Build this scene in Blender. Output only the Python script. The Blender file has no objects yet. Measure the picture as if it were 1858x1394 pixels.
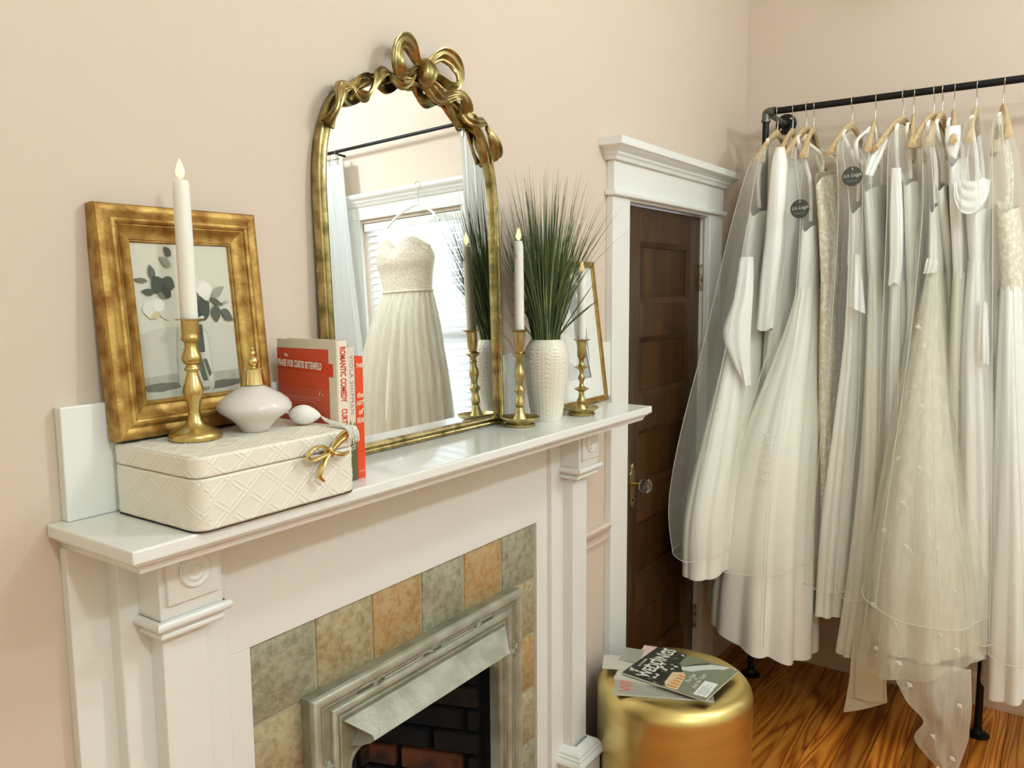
import bpy, bmesh, math, random
import numpy as np
from math import sin, cos, pi, radians, sqrt
from mathutils import Vector, Matrix
random.seed(11)
sc = bpy.context.scene
COL = sc.collection

# ------------------------------------------------------------------ camera
FPX = 1464.8587
cam_d = bpy.data.cameras.new('camera')
cam_d.sensor_fit = 'HORIZONTAL'; cam_d.sensor_width = 36.0
cam_d.lens = FPX / 1858.0 * 36.0
cam_d.clip_start = 0.02; cam_d.clip_end = 100
cam = bpy.data.objects.new('camera', cam_d); COL.objects.link(cam)
RW = Matrix(((0.5719049965676202, -0.8202873163154827, -0.007307091961511738),
             (0.0991927322836706, 0.060309516019747635, 0.9932389260090264),
             (-0.8143006058963058, -0.5687631149867292, 0.11585785371524086)))
cam.matrix_world = Matrix.Translation((0, 0, 1.70)) @ RW.transposed().to_4x4()
sc.camera = cam

# ------------------------------------------------------------------ light set-up
SKY_STRENGTH = 3.4
LAMP_STRENGTH = 222.0
LAMP_COLOR = (.74, .86, .97, 1)
LAMP_SHARE = (1.60, .66, 1.0)
LAMPS_AT = [Vector((.11, -1.50, 2.95)), Vector((1.90, -.35, 2.95)), Vector((2.60, -1.45, 2.95))]      # three ceiling globes
w = bpy.data.worlds.new('world'); sc.world = w; w.use_nodes = True
wb = w.node_tree.nodes['Background']
wb.inputs[0].default_value = (0.86, 0.93, 1.0, 1); wb.inputs[1].default_value = SKY_STRENGTH
sc.view_settings.view_transform = 'Standard'
sc.view_settings.look = 'None'
sc.view_settings.gamma = 1.0
sc.view_settings.use_curve_mapping = False
sc.view_settings.exposure = 0.0
sc.cycles.transparent_max_bounces = 18
sc.cycles.max_bounces = 6
sc.cycles.diffuse_bounces = 4
sc.cycles.glossy_bounces = 3
sc.cycles.transmission_bounces = 5
sc.cycles.use_light_tree = False
sc.cycles.caustics_reflective = False
sc.cycles.caustics_refractive = False
sc.cycles.use_adaptive_sampling = True
sc.cycles.adaptive_threshold = .06
sc.cycles.sample_clamp_indirect = 6.0

# ------------------------------------------------------------------ helpers
def S(r, g, b):
    f = lambda c: (c/255/12.92) if c/255 <= .04045 else ((c/255+.055)/1.055)**2.4
    return (f(r), f(g), f(b), 1.0)

MATS = {}
def M(name, col, rough=.5, metal=0.0, col2=None, vscale=6.0, vsharp=(.35, .65), stretch=(1, 1, 1), bump=0.0, bscale=60.0,
      bstretch=None, coat=0.0, trans=0.0, emit=None, estr=0.0, ior=1.45, sheen=0.0, sss=0.0, rough2=None, detail=2.5, spec=.5):
    if name in MATS: return MATS[name]
    m = bpy.data.materials.new(name); m.use_nodes = True; MATS[name] = m
    nt = m.node_tree; N = nt.nodes; L = nt.links
    b = N['Principled BSDF']
    b.inputs['Base Color'].default_value = col
    b.inputs['Roughness'].default_value = rough
    b.inputs['Metallic'].default_value = metal
    b.inputs['IOR'].default_value = ior
    b.inputs['Specular IOR Level'].default_value = spec
    b.inputs['Coat Weight'].default_value = coat
    b.inputs['Transmission Weight'].default_value = trans
    b.inputs['Sheen Weight'].default_value = sheen
    if sss:
        b.inputs['Subsurface Weight'].default_value = sss
        b.inputs['Subsurface Radius'].default_value = (.01, .008, .006)
        b.inputs['Subsurface Scale'].default_value = 1.0
    if emit:
        b.inputs['Emission Color'].default_value = emit; b.inputs['Emission Strength'].default_value = estr
    if col2 or bump or rough2 is not None:
        tc = N.new('ShaderNodeTexCoord'); mp = N.new('ShaderNodeMapping'); mp.inputs['Scale'].default_value = stretch
        L.new(tc.outputs['Object'], mp.inputs[0])
        nz = N.new('ShaderNodeTexNoise'); nz.inputs['Scale'].default_value = vscale; nz.inputs['Detail'].default_value = detail
        L.new(mp.outputs[0], nz.inputs['Vector'])
        mr = N.new('ShaderNodeMapRange'); mr.inputs[1].default_value = vsharp[0]; mr.inputs[2].default_value = vsharp[1]
        L.new(nz.outputs['Fac'], mr.inputs[0])
        if col2:
            mx = N.new('ShaderNodeMix'); mx.data_type = 'RGBA'
            mx.inputs[6].default_value = col; mx.inputs[7].default_value = col2
            L.new(mr.outputs[0], mx.inputs[0]); L.new(mx.outputs[2], b.inputs['Base Color'])
        if rough2 is not None:
            m2 = N.new('ShaderNodeMapRange'); m2.inputs[3].default_value = rough; m2.inputs[4].default_value = rough2
            L.new(mr.outputs[0], m2.inputs[0]); L.new(m2.outputs[0], b.inputs['Roughness'])
        if bump:
            n2 = N.new('ShaderNodeTexNoise'); n2.inputs['Scale'].default_value = bscale; n2.inputs['Detail'].default_value = 1.5
            if bstretch:
                mp2 = N.new('ShaderNodeMapping'); mp2.inputs['Scale'].default_value = bstretch
                L.new(tc.outputs['Object'], mp2.inputs[0]); L.new(mp2.outputs[0], n2.inputs['Vector'])
            else:
                L.new(tc.outputs['Object'], n2.inputs['Vector'])
            bp = N.new('ShaderNodeBump'); bp.inputs['Strength'].default_value = bump; bp.inputs['Distance'].default_value = .004
            L.new(n2.outputs['Fac'], bp.inputs['Height']); L.new(bp.outputs[0], b.inputs['Normal'])
    return m

def flat(col):
    return M('print_%02x%02x%02x' % tuple(int(c) for c in col), S(*col), rough=.6)

def sheer(name, col, opac, opac2=None, scale=8.0, stretch=(1, 1, 1)):
    """thin see-through fabric: a weave that lets part of the light straight through"""
    if name in MATS: return MATS[name]
    m = bpy.data.materials.new(name); m.use_nodes = True; MATS[name] = m
    nt = m.node_tree; N = nt.nodes; L = nt.links
    N.remove(N['Principled BSDF'])
    out = N['Material Output']
    df = N.new('ShaderNodeBsdfDiffuse'); df.inputs[0].default_value = col
    tl = N.new('ShaderNodeBsdfTranslucent'); tl.inputs[0].default_value = col
    tp = N.new('ShaderNodeBsdfTransparent')
    a = N.new('ShaderNodeMixShader'); a.inputs[0].default_value = .45
    L.new(df.outputs[0], a.inputs[1]); L.new(tl.outputs[0], a.inputs[2])
    c = N.new('ShaderNodeMixShader'); c.inputs[0].default_value = opac
    L.new(tp.outputs[0], c.inputs[1]); L.new(a.outputs[0], c.inputs[2])
    if opac2 is not None:
        tc = N.new('ShaderNodeTexCoord'); mp = N.new('ShaderNodeMapping'); mp.inputs['Scale'].default_value = stretch
        nz = N.new('ShaderNodeTexNoise'); nz.inputs['Scale'].default_value = scale; nz.inputs['Detail'].default_value = 3
        mr = N.new('ShaderNodeMapRange'); mr.inputs[1].default_value = .4; mr.inputs[2].default_value = .62
        mr.inputs[3].default_value = opac; mr.inputs[4].default_value = opac2
        L.new(tc.outputs['Object'], mp.inputs[0]); L.new(mp.outputs[0], nz.inputs['Vector'])
        L.new(nz.outputs['Fac'], mr.inputs[0]); L.new(mr.outputs[0], c.inputs[0])
    L.new(c.outputs[0], out.inputs[0])
    return m

def pane_glass():
    """thin clear pane: light passes straight through, a little is reflected"""
    if 'window_glass' in MATS: return MATS['window_glass']
    m = bpy.data.materials.new('window_glass'); m.use_nodes = True; MATS['window_glass'] = m
    N = m.node_tree.nodes; L = m.node_tree.links; N.remove(N['Principled BSDF'])
    tp = N.new('ShaderNodeBsdfTransparent'); gl = N.new('ShaderNodeBsdfGlossy'); gl.inputs['Roughness'].default_value = .02
    mx = N.new('ShaderNodeMixShader'); mx.inputs[0].default_value = .06
    L.new(tp.outputs[0], mx.inputs[1]); L.new(gl.outputs[0], mx.inputs[2]); L.new(mx.outputs[0], N['Material Output'].inputs[0])
    return m

def frosted(name, col, opac):
    """milky glass: part of the light goes straight through, the rest is scattered; glossy skin"""
    m = M(name, col, rough=.18, coat=.5); N = m.node_tree.nodes; L = m.node_tree.links
    tl = N.new('ShaderNodeBsdfTranslucent'); tl.inputs[0].default_value = col; tp = N.new('ShaderNodeBsdfTransparent')
    a = N.new('ShaderNodeMixShader'); a.inputs[0].default_value = .12; b = N.new('ShaderNodeMixShader'); b.inputs[0].default_value = opac
    L.new(N['Principled BSDF'].outputs[0], a.inputs[1]); L.new(tl.outputs[0], a.inputs[2])
    L.new(tp.outputs[0], b.inputs[1]); L.new(a.outputs[0], b.inputs[2]); L.new(b.outputs[0], N['Material Output'].inputs[0])
    return m

ORG = {}
def link(o, parent=None):
    COL.objects.link(o)
    if parent is not None: o.parent = parent
    return o

def thing(name, label, cat, loc=(0, 0, 0), rot=(0, 0, 0), group=None, kind=None):
    o = bpy.data.objects.new(name, None); o.empty_display_size = .05; COL.objects.link(o)
    o.location = loc; o.rotation_euler = rot
    o['label'] = label; o['category'] = cat
    if group: o['group'] = group
    if kind: o['kind'] = kind
    ORG[o.name] = Vector(loc)
    return o

def tag(o, label, cat=None, group=None, kind=None):
    o['label'] = label
    if cat: o['category'] = cat
    if group: o['group'] = group
    if kind: o['kind'] = kind
    return o

class G:
    """collects vertices and faces of ONE mesh"""
    def __init__(s): s.V = []; s.F = []; s.I = []; s.mi = 0
    def add(s, vs, fs):
        n = len(s.V); s.V += [tuple(v) for v in vs]; s.F += [tuple(i+n for i in f) for f in fs]; s.I += [s.mi]*len(fs); return s
    def box(s, x0, x1, y0, y1, z0, z1):
        return s.add([(x0,y0,z0),(x1,y0,z0),(x1,y1,z0),(x0,y1,z0),(x0,y0,z1),(x1,y0,z1),(x1,y1,z1),(x0,y1,z1)],
                     [(0,3,2,1),(4,5,6,7),(0,1,5,4),(1,2,6,5),(2,3,7,6),(3,0,4,7)])
    def rings(s, R, closed=True, cap0=False, cap1=False):
        n = len(R[0]); vs = [p for r in R for p in r]; fs = []
        for i in range(len(R)-1):
            for j in range(n if closed else n-1):
                k = (j+1) % n
                fs.append((i*n+j, i*n+k, (i+1)*n+k, (i+1)*n+j))
        if cap0: fs.append(tuple(range(n-1, -1, -1)))
        if cap1: fs.append(tuple((len(R)-1)*n+j for j in range(n)))
        return s.add(vs, fs)
    def lathe(s, prof, seg=40, c=(0, 0, 0), cap0=True, cap1=True):
        R = [[(c[0]+r*cos(2*pi*j/seg), c[1]+r*sin(2*pi*j/seg), c[2]+z) for j in range(seg)] for r, z in prof]
        return s.rings(R, True, cap0, cap1)
    def tube(s, path, r, seg=10, closed=False, flatx=1.0, up=None):
        P = [Vector(p) for p in path]; n = len(P)
        rr = r if isinstance(r, (list, tuple)) else [r]*n
        T = []
        for i in range(n):
            if closed: t = P[(i+1) % n]-P[i-1]
            else: t = P[min(i+1, n-1)]-P[max(i-1, 0)]
            T.append(t.normalized() if t.length > 1e-9 else Vector((0, 0, 1)))
        u = Vector(up) if up else (Vector((0, 0, 1)) if abs(T[0].z) < .9 else Vector((1, 0, 0)))
        R = []
        for i in range(n):
            if up: u = Vector(up)
            a = T[i].cross(u)
            if a.length < 1e-6: a = T[i].cross(Vector((1, .3, .2)))
            a.normalize(); b = a.cross(T[i]).normalized(); u = b
            q = rr[i]
            R.append([tuple(P[i]+a*(cos(2*pi*j/seg)*q*flatx)+b*(sin(2*pi*j/seg)*q)) for j in range(seg)])
        if closed:
            R.append(R[0]); return s.rings(R, True)
        return s.rings(R, True, True, True)
    def prism(s, pts, f0, f1):
        """2D outline -> solid; f0 / f1 map a 2D point to its back / front position"""
        n = len(pts); vs = [f0(*p) for p in pts]+[f1(*p) for p in pts]
        fs = [tuple(range(n-1, -1, -1)), tuple(range(n, 2*n))]
        fs += [(i, (i+1) % n, n+(i+1) % n, n+i) for i in range(n)]
        return s.add(vs, fs)
    def build(s, name, mat, parent=None, smooth=None, bevel=0.0, bseg=2, local=False, recalc=True):
        me = bpy.data.meshes.new(name)
        off = Vector((0, 0, 0))
        if parent is not None and not local: off = ORG.get(parent.name, Vector((0, 0, 0)))
        me.from_pydata([(v[0]-off.x, v[1]-off.y, v[2]-off.z) for v in s.V], [], s.F)
        mats = mat if isinstance(mat, (list, tuple)) else [mat]
        for q in mats: me.materials.append(q)
        if len(mats) > 1: me.polygons.foreach_set('material_index', s.I)
        if recalc or bevel:
            bm = bmesh.new(); bm.from_mesh(me)
            if recalc: bmesh.ops.recalc_face_normals(bm, faces=bm.faces)
            if bevel:
                ed = [e for e in bm.edges if len(e.link_faces) == 2 and e.calc_face_angle(0) > .5]
                bmesh.ops.bevel(bm, geom=ed, offset=bevel, segments=bseg, profile=.5, affect='EDGES', clamp_overlap=True)
            bm.to_mesh(me); bm.free()
        if smooth is not None:
            me.shade_smooth()
            if smooth < 179: me.set_sharp_from_angle(angle=radians(smooth))
        me.update()
        o = bpy.data.objects.new(name, me); link(o, parent)
        ORG[o.name] = off
        return o

def struct(o):
    o['kind'] = 'structure'; return o

def text(name, body, size, mat, parent, org, ax, ay, depth=.0004, shear=0.0, bold=0.0, align='CENTER', space=1.0, sx=1.0):
    """flat print: lettering laid on a surface. org: world point, ax/ay: writing and up directions"""
    cu = bpy.data.curves.new(name, 'FONT'); cu.body = body; cu.size = size; cu.align_x = align; cu.align_y = 'CENTER'
    cu.shear = shear; cu.offset = bold; cu.extrude = depth; cu.resolution_u = 3; cu.space_character = space
    t = bpy.data.objects.new(name, cu); COL.objects.link(t)
    dg = bpy.context.evaluated_depsgraph_get(); me = bpy.data.meshes.new_from_object(t.evaluated_get(dg))
    COL.objects.unlink(t); bpy.data.objects.remove(t); bpy.data.curves.remove(cu)
    ax = Vector(ax).normalized(); ay = Vector(ay).normalized(); az = ax.cross(ay)
    off = ORG.get(parent.name, Vector((0, 0, 0)))
    mt = Matrix(((ax.x*sx, ay.x, az.x, org[0]-off.x), (ax.y*sx, ay.y, az.y, org[1]-off.y), (ax.z*sx, ay.z, az.z, org[2]-off.z), (0, 0, 0, 1)))
    me.transform(mt); me.materials.clear(); me.materials.append(mat); me.name = name
    o = bpy.data.objects.new(name, me); link(o, parent); ORG[o.name] = off
    return o

def art(name, polys, parent, fn, step=.00012):
    """flat printed picture: list of (outline in 0..1, colour); fn(u, v, h) -> world"""
    cols = []; g = G()
    for k, (pts, col) in enumerate(polys):
        if col not in cols: cols.append(col)
        g.mi = cols.index(col)
        g.add([fn(u, v, k*step) for u, v in pts], [tuple(range(len(pts)))])
    return g.build(name, [flat(c) for c in cols], parent, recalc=False)

def blob(cx, cy, rx, ry, rot=0, n=14, wob=.12, seed=0):
    rnd = random.Random(seed)
    out = []
    for i in range(n):
        a = 2*pi*i/n; k = 1+rnd.uniform(-wob, wob)
        x = rx*k*cos(a); y = ry*k*sin(a)
        out.append((cx+x*cos(rot)-y*sin(rot), cy+x*sin(rot)+y*cos(rot)))
    return out

def leafshape(x0, y0, x1, y1, wd, n=7):
    dx, dy = x1-x0, y1-y0; l = sqrt(dx*dx+dy*dy); nx, ny = -dy/l, dx/l
    a = [(x0+dx*t+nx*wd*sin(pi*t**.8), y0+dy*t+ny*wd*sin(pi*t**.8)) for t in [i/n for i in range(n+1)]]
    b = [(x0+dx*t-nx*wd*sin(pi*t**.8), y0+dy*t-ny*wd*sin(pi*t**.8)) for t in [i/n for i in range(n-1, 0, -1)]]
    return a+b

def cat(pts, n):
    """Catmull-Rom through tuples of any length"""
    P = [np.array(p, float) for p in pts]; out = []
    m = len(P)-1
    for k in range(n):
        t = k/(n-1)*m; i = min(int(t), m-1); f = t-i
        p0, p1, p2, p3 = P[max(i-1, 0)], P[i], P[i+1], P[min(i+2, m)]
        out.append(.5*((2*p1)+(-p0+p2)*f+(2*p0-5*p1+4*p2-p3)*f*f+(-p0+3*p1-3*p2+p3)*f**3))
    return out

# ------------------------------------------------------------------ materials
m_wall = M('pink_wall_paint', S(218, 198, 178), rough=.62)
m_white = M('white_gloss_paint', S(240, 239, 231), rough=.26, coat=.4)
m_ceil = M('ceiling_paint', S(238, 238, 222), rough=.8)
m_brass = M('brass', S(216, 192, 128), rough=.22, metal=1, col2=S(190, 164, 100), vscale=14, rough2=.36)
m_antique = M('antique_brass', S(208, 190, 134), rough=.26, metal=1, col2=S(158, 138, 86), vscale=22, rough2=.4)
m_old = M('aged_bronze_gold', S(182, 164, 112), rough=.26, metal=1, col2=S(118, 102, 60), vscale=30, vsharp=(.4, .7), rough2=.42, bump=.15, bscale=90)
m_black = M('black_iron_pipe', S(34, 34, 32), rough=.42, metal=.6, bump=.05, bscale=200)
m_cast = M('grey_pipe_fitting', S(120, 118, 108), rough=.42, metal=.7, col2=S(86, 84, 76), vscale=40)
m_steel = M('steel_wire', S(206, 200, 190), rough=.22, metal=1)
m_hwood = M('hanger_wood', S(212, 186, 142), rough=.42, col2=S(194, 162, 116), vscale=10, stretch=(1, 6, 6))
m_wax = M('ivory_wax', S(244, 240, 228), rough=.45, sss=.6)
m_flame = M('flame_glow', S(255, 220, 150), emit=S(255, 222, 158), estr=1.5)
m_flame.cycles.emission_sampling = 'NONE'
m_paper = M('book_paper', S(232, 222, 200), rough=.8, bump=.2, bscale=300, bstretch=(1, 1, .05))

# ------------------------------------------------------------------ room
D = 1.27          # mantel wall plane (y)
XC = 3.66         # wall behind the gown rack (x)
XL, YF, ZC = -1.9, -2.9, 3.55

def wall_panel(name, mat, u0, u1, v0, v1, holes, fn, thick):
    """rectangular wall with rectangular openings and real thickness; fn(u, v, t) -> world"""
    us = sorted({u0, u1, *[h[0] for h in holes], *[h[1] for h in holes]})
    vs = sorted({v0, v1, *[h[2] for h in holes], *[h[3] for h in holes]})
    cell = lambda i, j: not any(h[0] <= (us[i]+us[i+1])/2 <= h[1] and h[2] <= (vs[j]+vs[j+1])/2 <= h[3] for h in holes) \
        if 0 <= i < len(us)-1 and 0 <= j < len(vs)-1 else False
    g = G(); nv = len(vs)
    for t in (0, thick):
        g.V += [fn(u, v, t) for u in us for v in vs]
    n = len(us)*nv; id_ = lambda i, j, k: k*n+i*nv+j
    for i in range(len(us)-1):
        for j in range(nv-1):
            if not cell(i, j): continue
            q = [(i, j), (i+1, j), (i+1, j+1), (i, j+1)]
            g.F.append(tuple(id_(a, b, 0) for a, b in q)); g.F.append(tuple(id_(a, b, 1) for a, b in reversed(q)))
            for (di, dj), (e0, e1) in (((0, -1), (0, 1)), ((1, 0), (1, 2)), ((0, 1), (2, 3)), ((-1, 0), (3, 0))):
                if not cell(i+di, j+dj):
                    a, b = q[e0], q[e1]
                    g.F.append((id_(*a, 0), id_(*b, 0), id_(*b, 1), id_(*a, 1)))
    g.I = [0]*len(g.F)
    return struct(g.build(name, mat))

DX0, DX1, DZ = 2.486, 3.205, 1.992
wb_ = wall_panel('wall_back', m_wall, XL, XC, 0, ZC, [(DX0-.018, DX1+.018, 0, DZ+.018), (1.045, 1.745, 0, .86)], lambda u, v, t: (u, D+t, v), .12)
WY0, WY1, WZ0, WZ1 = -1.16, -0.36, .80, 2.25
wr_ = wall_panel('wall_right', m_wall, YF, D+.12, 0, ZC, [(WY0, WY1, WZ0, WZ1)], lambda u, v, t: (XC+t, u, v), .12)
struct(G().box(XL-.1, XL, YF, D+.12, 0, ZC).build('wall_left', m_ceil))
struct(G().box(XL-.1, XC+.12, YF-.1, YF, 0, ZC).build('wall_front', m_ceil))
struct(G().box(XL-.1, XC+.12, YF-.1, D+.12, ZC, ZC+.08).build('ceiling', m_ceil))

# floor: pine boards running towards the gown rack
def pine():
    m = bpy.data.materials.new('heart_pine'); m.use_nodes = True; nt = m.node_tree; N = nt.nodes; L = nt.links
    b = N['Principled BSDF']; b.inputs['Roughness'].default_value = .3; b.inputs['Coat Weight'].default_value = .25; b.inputs['Coat Roughness'].default_value = .12
    tc = N.new('ShaderNodeTexCoord'); oi = N.new('ShaderNodeObjectInfo')
    mul = N.new('ShaderNodeVectorMath'); mul.operation = 'SCALE'; L.new(oi.outputs['Location'], mul.inputs[0]); mul.inputs['Scale'].default_value = 7.31
    ad = N.new('ShaderNodeVectorMath'); ad.operation = 'ADD'; L.new(tc.outputs['Object'], ad.inputs[0]); L.new(mul.outputs[0], ad.inputs[1])
    mp = N.new('ShaderNodeMapping'); mp.inputs['Scale'].default_value = (.75, 10, 10); L.new(ad.outputs[0], mp.inputs[0])
    nz = N.new('ShaderNodeTexNoise'); nz.inputs['Scale'].default_value = 1.0; nz.inputs['Detail'].default_value = 1.6; nz.inputs['Distortion'].default_value = .5
    L.new(mp.outputs[0], nz.inputs['Vector'])
    k = N.new('ShaderNodeMath'); k.operation = 'MULTIPLY'; k.inputs[1].default_value = 12; L.new(nz.outputs['Fac'], k.inputs[0])
    fr = N.new('ShaderNodeMath'); fr.operation = 'PINGPONG'; fr.inputs[1].default_value = .5; L.new(k.outputs[0], fr.inputs[0])
    n2 = N.new('ShaderNodeTexNoise'); n2.inputs['Scale'].default_value = 1.0; n2.inputs['Detail'].default_value = 4
    mp2 = N.new('ShaderNodeMapping'); mp2.inputs['Scale'].default_value = (6, 220, 220); L.new(ad.outputs[0], mp2.inputs[0]); L.new(mp2.outputs[0], n2.inputs['Vector'])
    s = N.new('ShaderNodeMath'); s.operation = 'MULTIPLY_ADD'; s.inputs[1].default_value = .35; L.new(n2.outputs['Fac'], s.inputs[0]); L.new(fr.outputs[0], s.inputs[2])
    cr = N.new('ShaderNodeValToRGB'); e = cr.color_ramp.elements
    e[0].position = .12; e[0].color = S(228, 152, 60); e[1].position = .74; e[1].color = S(136, 56, 12)
    q = cr.color_ramp.elements.new(.42); q.color = S(204, 120, 40)
    L.new(s.outputs[0], cr.inputs[0])
    # tone of each board
    wn = N.new('ShaderNodeTexWhiteNoise'); wn.noise_dimensions = '3D'; L.new(oi.outputs['Location'], wn.inputs['Vector'])
    hs = N.new('ShaderNodeHueSaturation'); mr = N.new('ShaderNodeMapRange'); mr.inputs[3].default_value = .68; mr.inputs[4].default_value = 1.22
    L.new(wn.outputs['Value'], mr.inputs[0]); L.new(mr.outputs[0], hs.inputs['Value']); L.new(cr.outputs[0], hs.inputs['Color'])
    L.new(hs.outputs[0], b.inputs['Base Color'])
    bp = N.new('ShaderNodeBump'); bp.inputs['Strength'].default_value = .12; bp.inputs['Distance'].default_value = .003
    L.new(s.outputs[0], bp.inputs['Height']); L.new(bp.outputs[0], b.inputs['Normal'])
    return m
m_pine = pine()
fl = struct(G().box(XL-.1, XC+.12, YF-.1, D+.12, -.06, -.021).build('floor', M('subfloor', S(40, 24, 14), rough=.9)))
BW = .1
pl0 = None
k = 0
for j in range(-36, 7):
    y0 = .627+j*BW
    if y0+BW > D+.115: break
    x = XL
    cuts = [XL, XL+1.5+random.random()*.9]
    cuts += [cuts[-1]+1.6+random.random()*1.2, XC]
    cuts = [c for c in cuts if c < XC-.3]+[XC]
    for a, b_ in zip(cuts, cuts[1:]):
        L_ = b_-a
        me = G().box(-L_/2+.0008, L_/2-.0008, -BW/2+.0009, BW/2-.0009, -.02, 0)
        o = me.build('plank', m_pine, None, bevel=.0012, bseg=1)
        o.parent = fl; o.location = ((a+b_)/2, y0+BW/2, 0)

struct(G().prism([(0, 0), (.018, 0), (.018, .11), (.010, .125), (.004, .135), (0, .135)], lambda a, b: (XC-a, YF, b), lambda a, b: (XC-a, D, b)).build('baseboard_right', M('tan_baseboard_paint', S(224, 194, 160), rough=.45), bevel=.0015))  # warm bounce from the floor put into the baseboard's base colour
struct(G().prism([(0, 0), (.018, 0), (.018, .11), (.010, .125), (.004, .135), (0, .135)], lambda a, b: (XL, D-a, b), lambda a, b: (.60, D-a, b)).build('baseboard_back', m_white, bevel=.0015))

# ---- door with five panels, set in the mantel wall
m_dwood = M('dark_door_wood', S(80, 50, 19), rough=.34, col2=S(50, 29, 10), vscale=3, stretch=(8, 8, .6), coat=.15, bump=.04, bscale=30, bstretch=(30, 30, 2))
DF = 1.288
dr = thing('door_1', 'dark stained five-panel wooden door with glass knob in the white casing', 'door', ((DX0+DX1)/2, DF, 0), kind='structure')
del dr['category']
dx0, dx1, dz1 = DX0+.004, DX1-.004, DZ-.004
P0, P1 = 2.647, dx1-.098
G().box(dx0, P0, DF, DF+.04, .006, dz1).build('stile', m_dwood, dr, bevel=.0015)
G().box(P1, dx1, DF, DF+.04, .006, dz1).build('stile', m_dwood, dr, bevel=.0015)
pz = [(1.868-.343*i-.218, 1.868-.343*i) for i in range(5)]
zt = dz1
for i in range(6):
    zb = pz[i][1] if i < 5 else .006
    G().box(P0, P1, DF+.0004, DF+.0396, zb, zt).build('rail', m_dwood, dr, bevel=.0015)
    if i < 5: zt = pz[i][0]
for a, b_ in pz:
    # sunk panel with a sloped moulding round it
    g = G()
    o_ = [(P0, a), (P1, a), (P1, b_), (P0, b_)]
    i_ = [(P0+.018, a+.018), (P1-.018, a+.018), (P1-.018, b_-.018), (P0+.018, b_-.018)]
    g.rings([[(x, DF+.002, z) for x, z in o_], [(x, DF+.012, z) for x, z in i_], [(x, DF+.019, z) for x, z in i_]], True, False, True)
    g.add([(x, DF+.03, z) for x, z in o_], [(0, 1, 2, 3)])
    g.build('panel', m_dwood, dr)
# lock plate, glass knob
g = G(); esc = [(.0, .09), (.010, .078), (.013, .062), (.021, .05), (.021, .02), (.017, .008), (.016, -.04), (.018, -.055), (.011, -.068), (.0, -.085)]
pts = esc+[(-x, z) for x, z in reversed(esc[1:-1])]
KX, KZ = 2.598, .985
g.prism(pts, lambda a, b: (KX+a, DF, KZ+b), lambda a, b: (KX+a*.92, DF-.005, KZ+b*.97))
ep = g.build('escutcheon', m_old, dr, bevel=.001)
g = G(); g.lathe([(.0, 0), (.010, 0), (.010, .012), (.0, .012)], 16)
G().prism([(.005*cos(t), -.048+.005*sin(t)) for t in [i*pi/6 for i in range(12)]]+[], lambda a, b: (KX+a, DF-.0045, KZ+b), lambda a, b: (KX+a, DF-.0065, KZ+b)).build('keyhole', m_black, ep)
g = G(); R_ = []
for r, t in [(.008, 0), (.008, .022), (.012, .024), (.014, .03), (.012, .033)]:
    R_.append([(KX+r*cos(2*pi*j/20), DF-.005-t, KZ+.012+r*sin(2*pi*j/20)) for j in range(20)])
g.rings(R_, True, True, True); g.build('knob_shank', m_antique, dr, smooth=40)
g = G(); R_ = []
for r, t in [(.010, .03), (.020, .034), (.026, .044), (.0275, .054), (.025, .063), (.018, .067), (.012, .067), (.009, .064)]:
    R_.append([(KX+r*cos(2*pi*j/12), DF-.005-t, KZ+.012+r*sin(2*pi*j/12)) for j in range(12)])
g.rings(R_, True, True, True); g.build('knob', M('clear_glass', (1, 1, 1, 1), rough=.02, trans=1.0, ior=1.5), dr, smooth=25)
for z in (1.745, .29):
    h = G().box(dx1-.002, dx1+.016, DF-.006, DF+.001, z-.05, z+.05).build('hinge', M('painted_hinge', S(196, 190, 170), rough=.45, col2=S(120, 104, 74), vscale=60), dr, bevel=.001)
    g = G()
    g.lathe([(.0, -.056), (.003, -.056), (.0055, -.05), (.0055, .05), (.003, .056), (0, .056)], 12, (dx1+.006, DF-.008, z))
    g.build('hinge_pin', MATS['painted_hinge'], h, smooth=40)
# casing
tr = thing('trim_1', 'white painted door casing with flat head board and crown', 'door casing', ((DX0+DX1)/2, D, 0), kind='structure')
del tr['category']
CF = 1.245
G().box(2.358, DX0-.006, CF, D, 0, 2.0).build('casing_board', m_white, tr, bevel=.002)
G().box(DX1-.008, 3.335, CF, D, 0, 2.0).build('casing_board', m_white, tr, bevel=.002)
G().box(DX0-.0175, DX0, CF+.006, D+.11, 0, DZ).build('jamb', m_white, tr)
G().box(DX1, DX1+.0175, CF+.006, D+.11, 0, DZ).build('jamb', m_white, tr)
G().box(DX0-.0175, DX1+.0175, CF+.006, D+.11, DZ, DZ+.0175).build('jamb', m_white, tr)
G().box(2.345, 3.350, CF-.016, D, 2.0, 2.018).build('head_fillet', m_white, tr, bevel=.005, bseg=3)
G().box(2.360, 3.335, CF-.003, D, 2.018, 2.118).build('head_board', m_white, tr, bevel=.002)
prof = [(0, 2.112), (.012, 2.112), (.016, 2.122), (.022, 2.128), (.024, 2.134), (.034, 2.142), (.046, 2.148), (.052, 2.152), (.052, 2.176), (.0, 2.176)]
R_ = []
for a, z in prof:
    o = (D-CF)+.003+a
    R_.append([(2.360-a, D, z), (2.360-a, D-o, z), (3.335+a, D-o, z), (3.335+a, D, z)])
G().rings(R_, False).add([r[k] for r in R_ for k in (0,)], [tuple(range(len(R_)))]).build('crown', m_white, tr)

# chair rail on the strip of wall between mantel and door casing
rp = [(0, .846), (.006, .846), (.008, .856), (.014, .862), (.012, .872), (.017, .890), (.026, .902), (.028, .914), (.02, .920), (0, .920)]
struct(G().prism(rp, lambda a, z: (2.19, D-a, z), lambda a, z: (2.358, D-a, z)).build('trim_2', m_wall, smooth=30))

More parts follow.
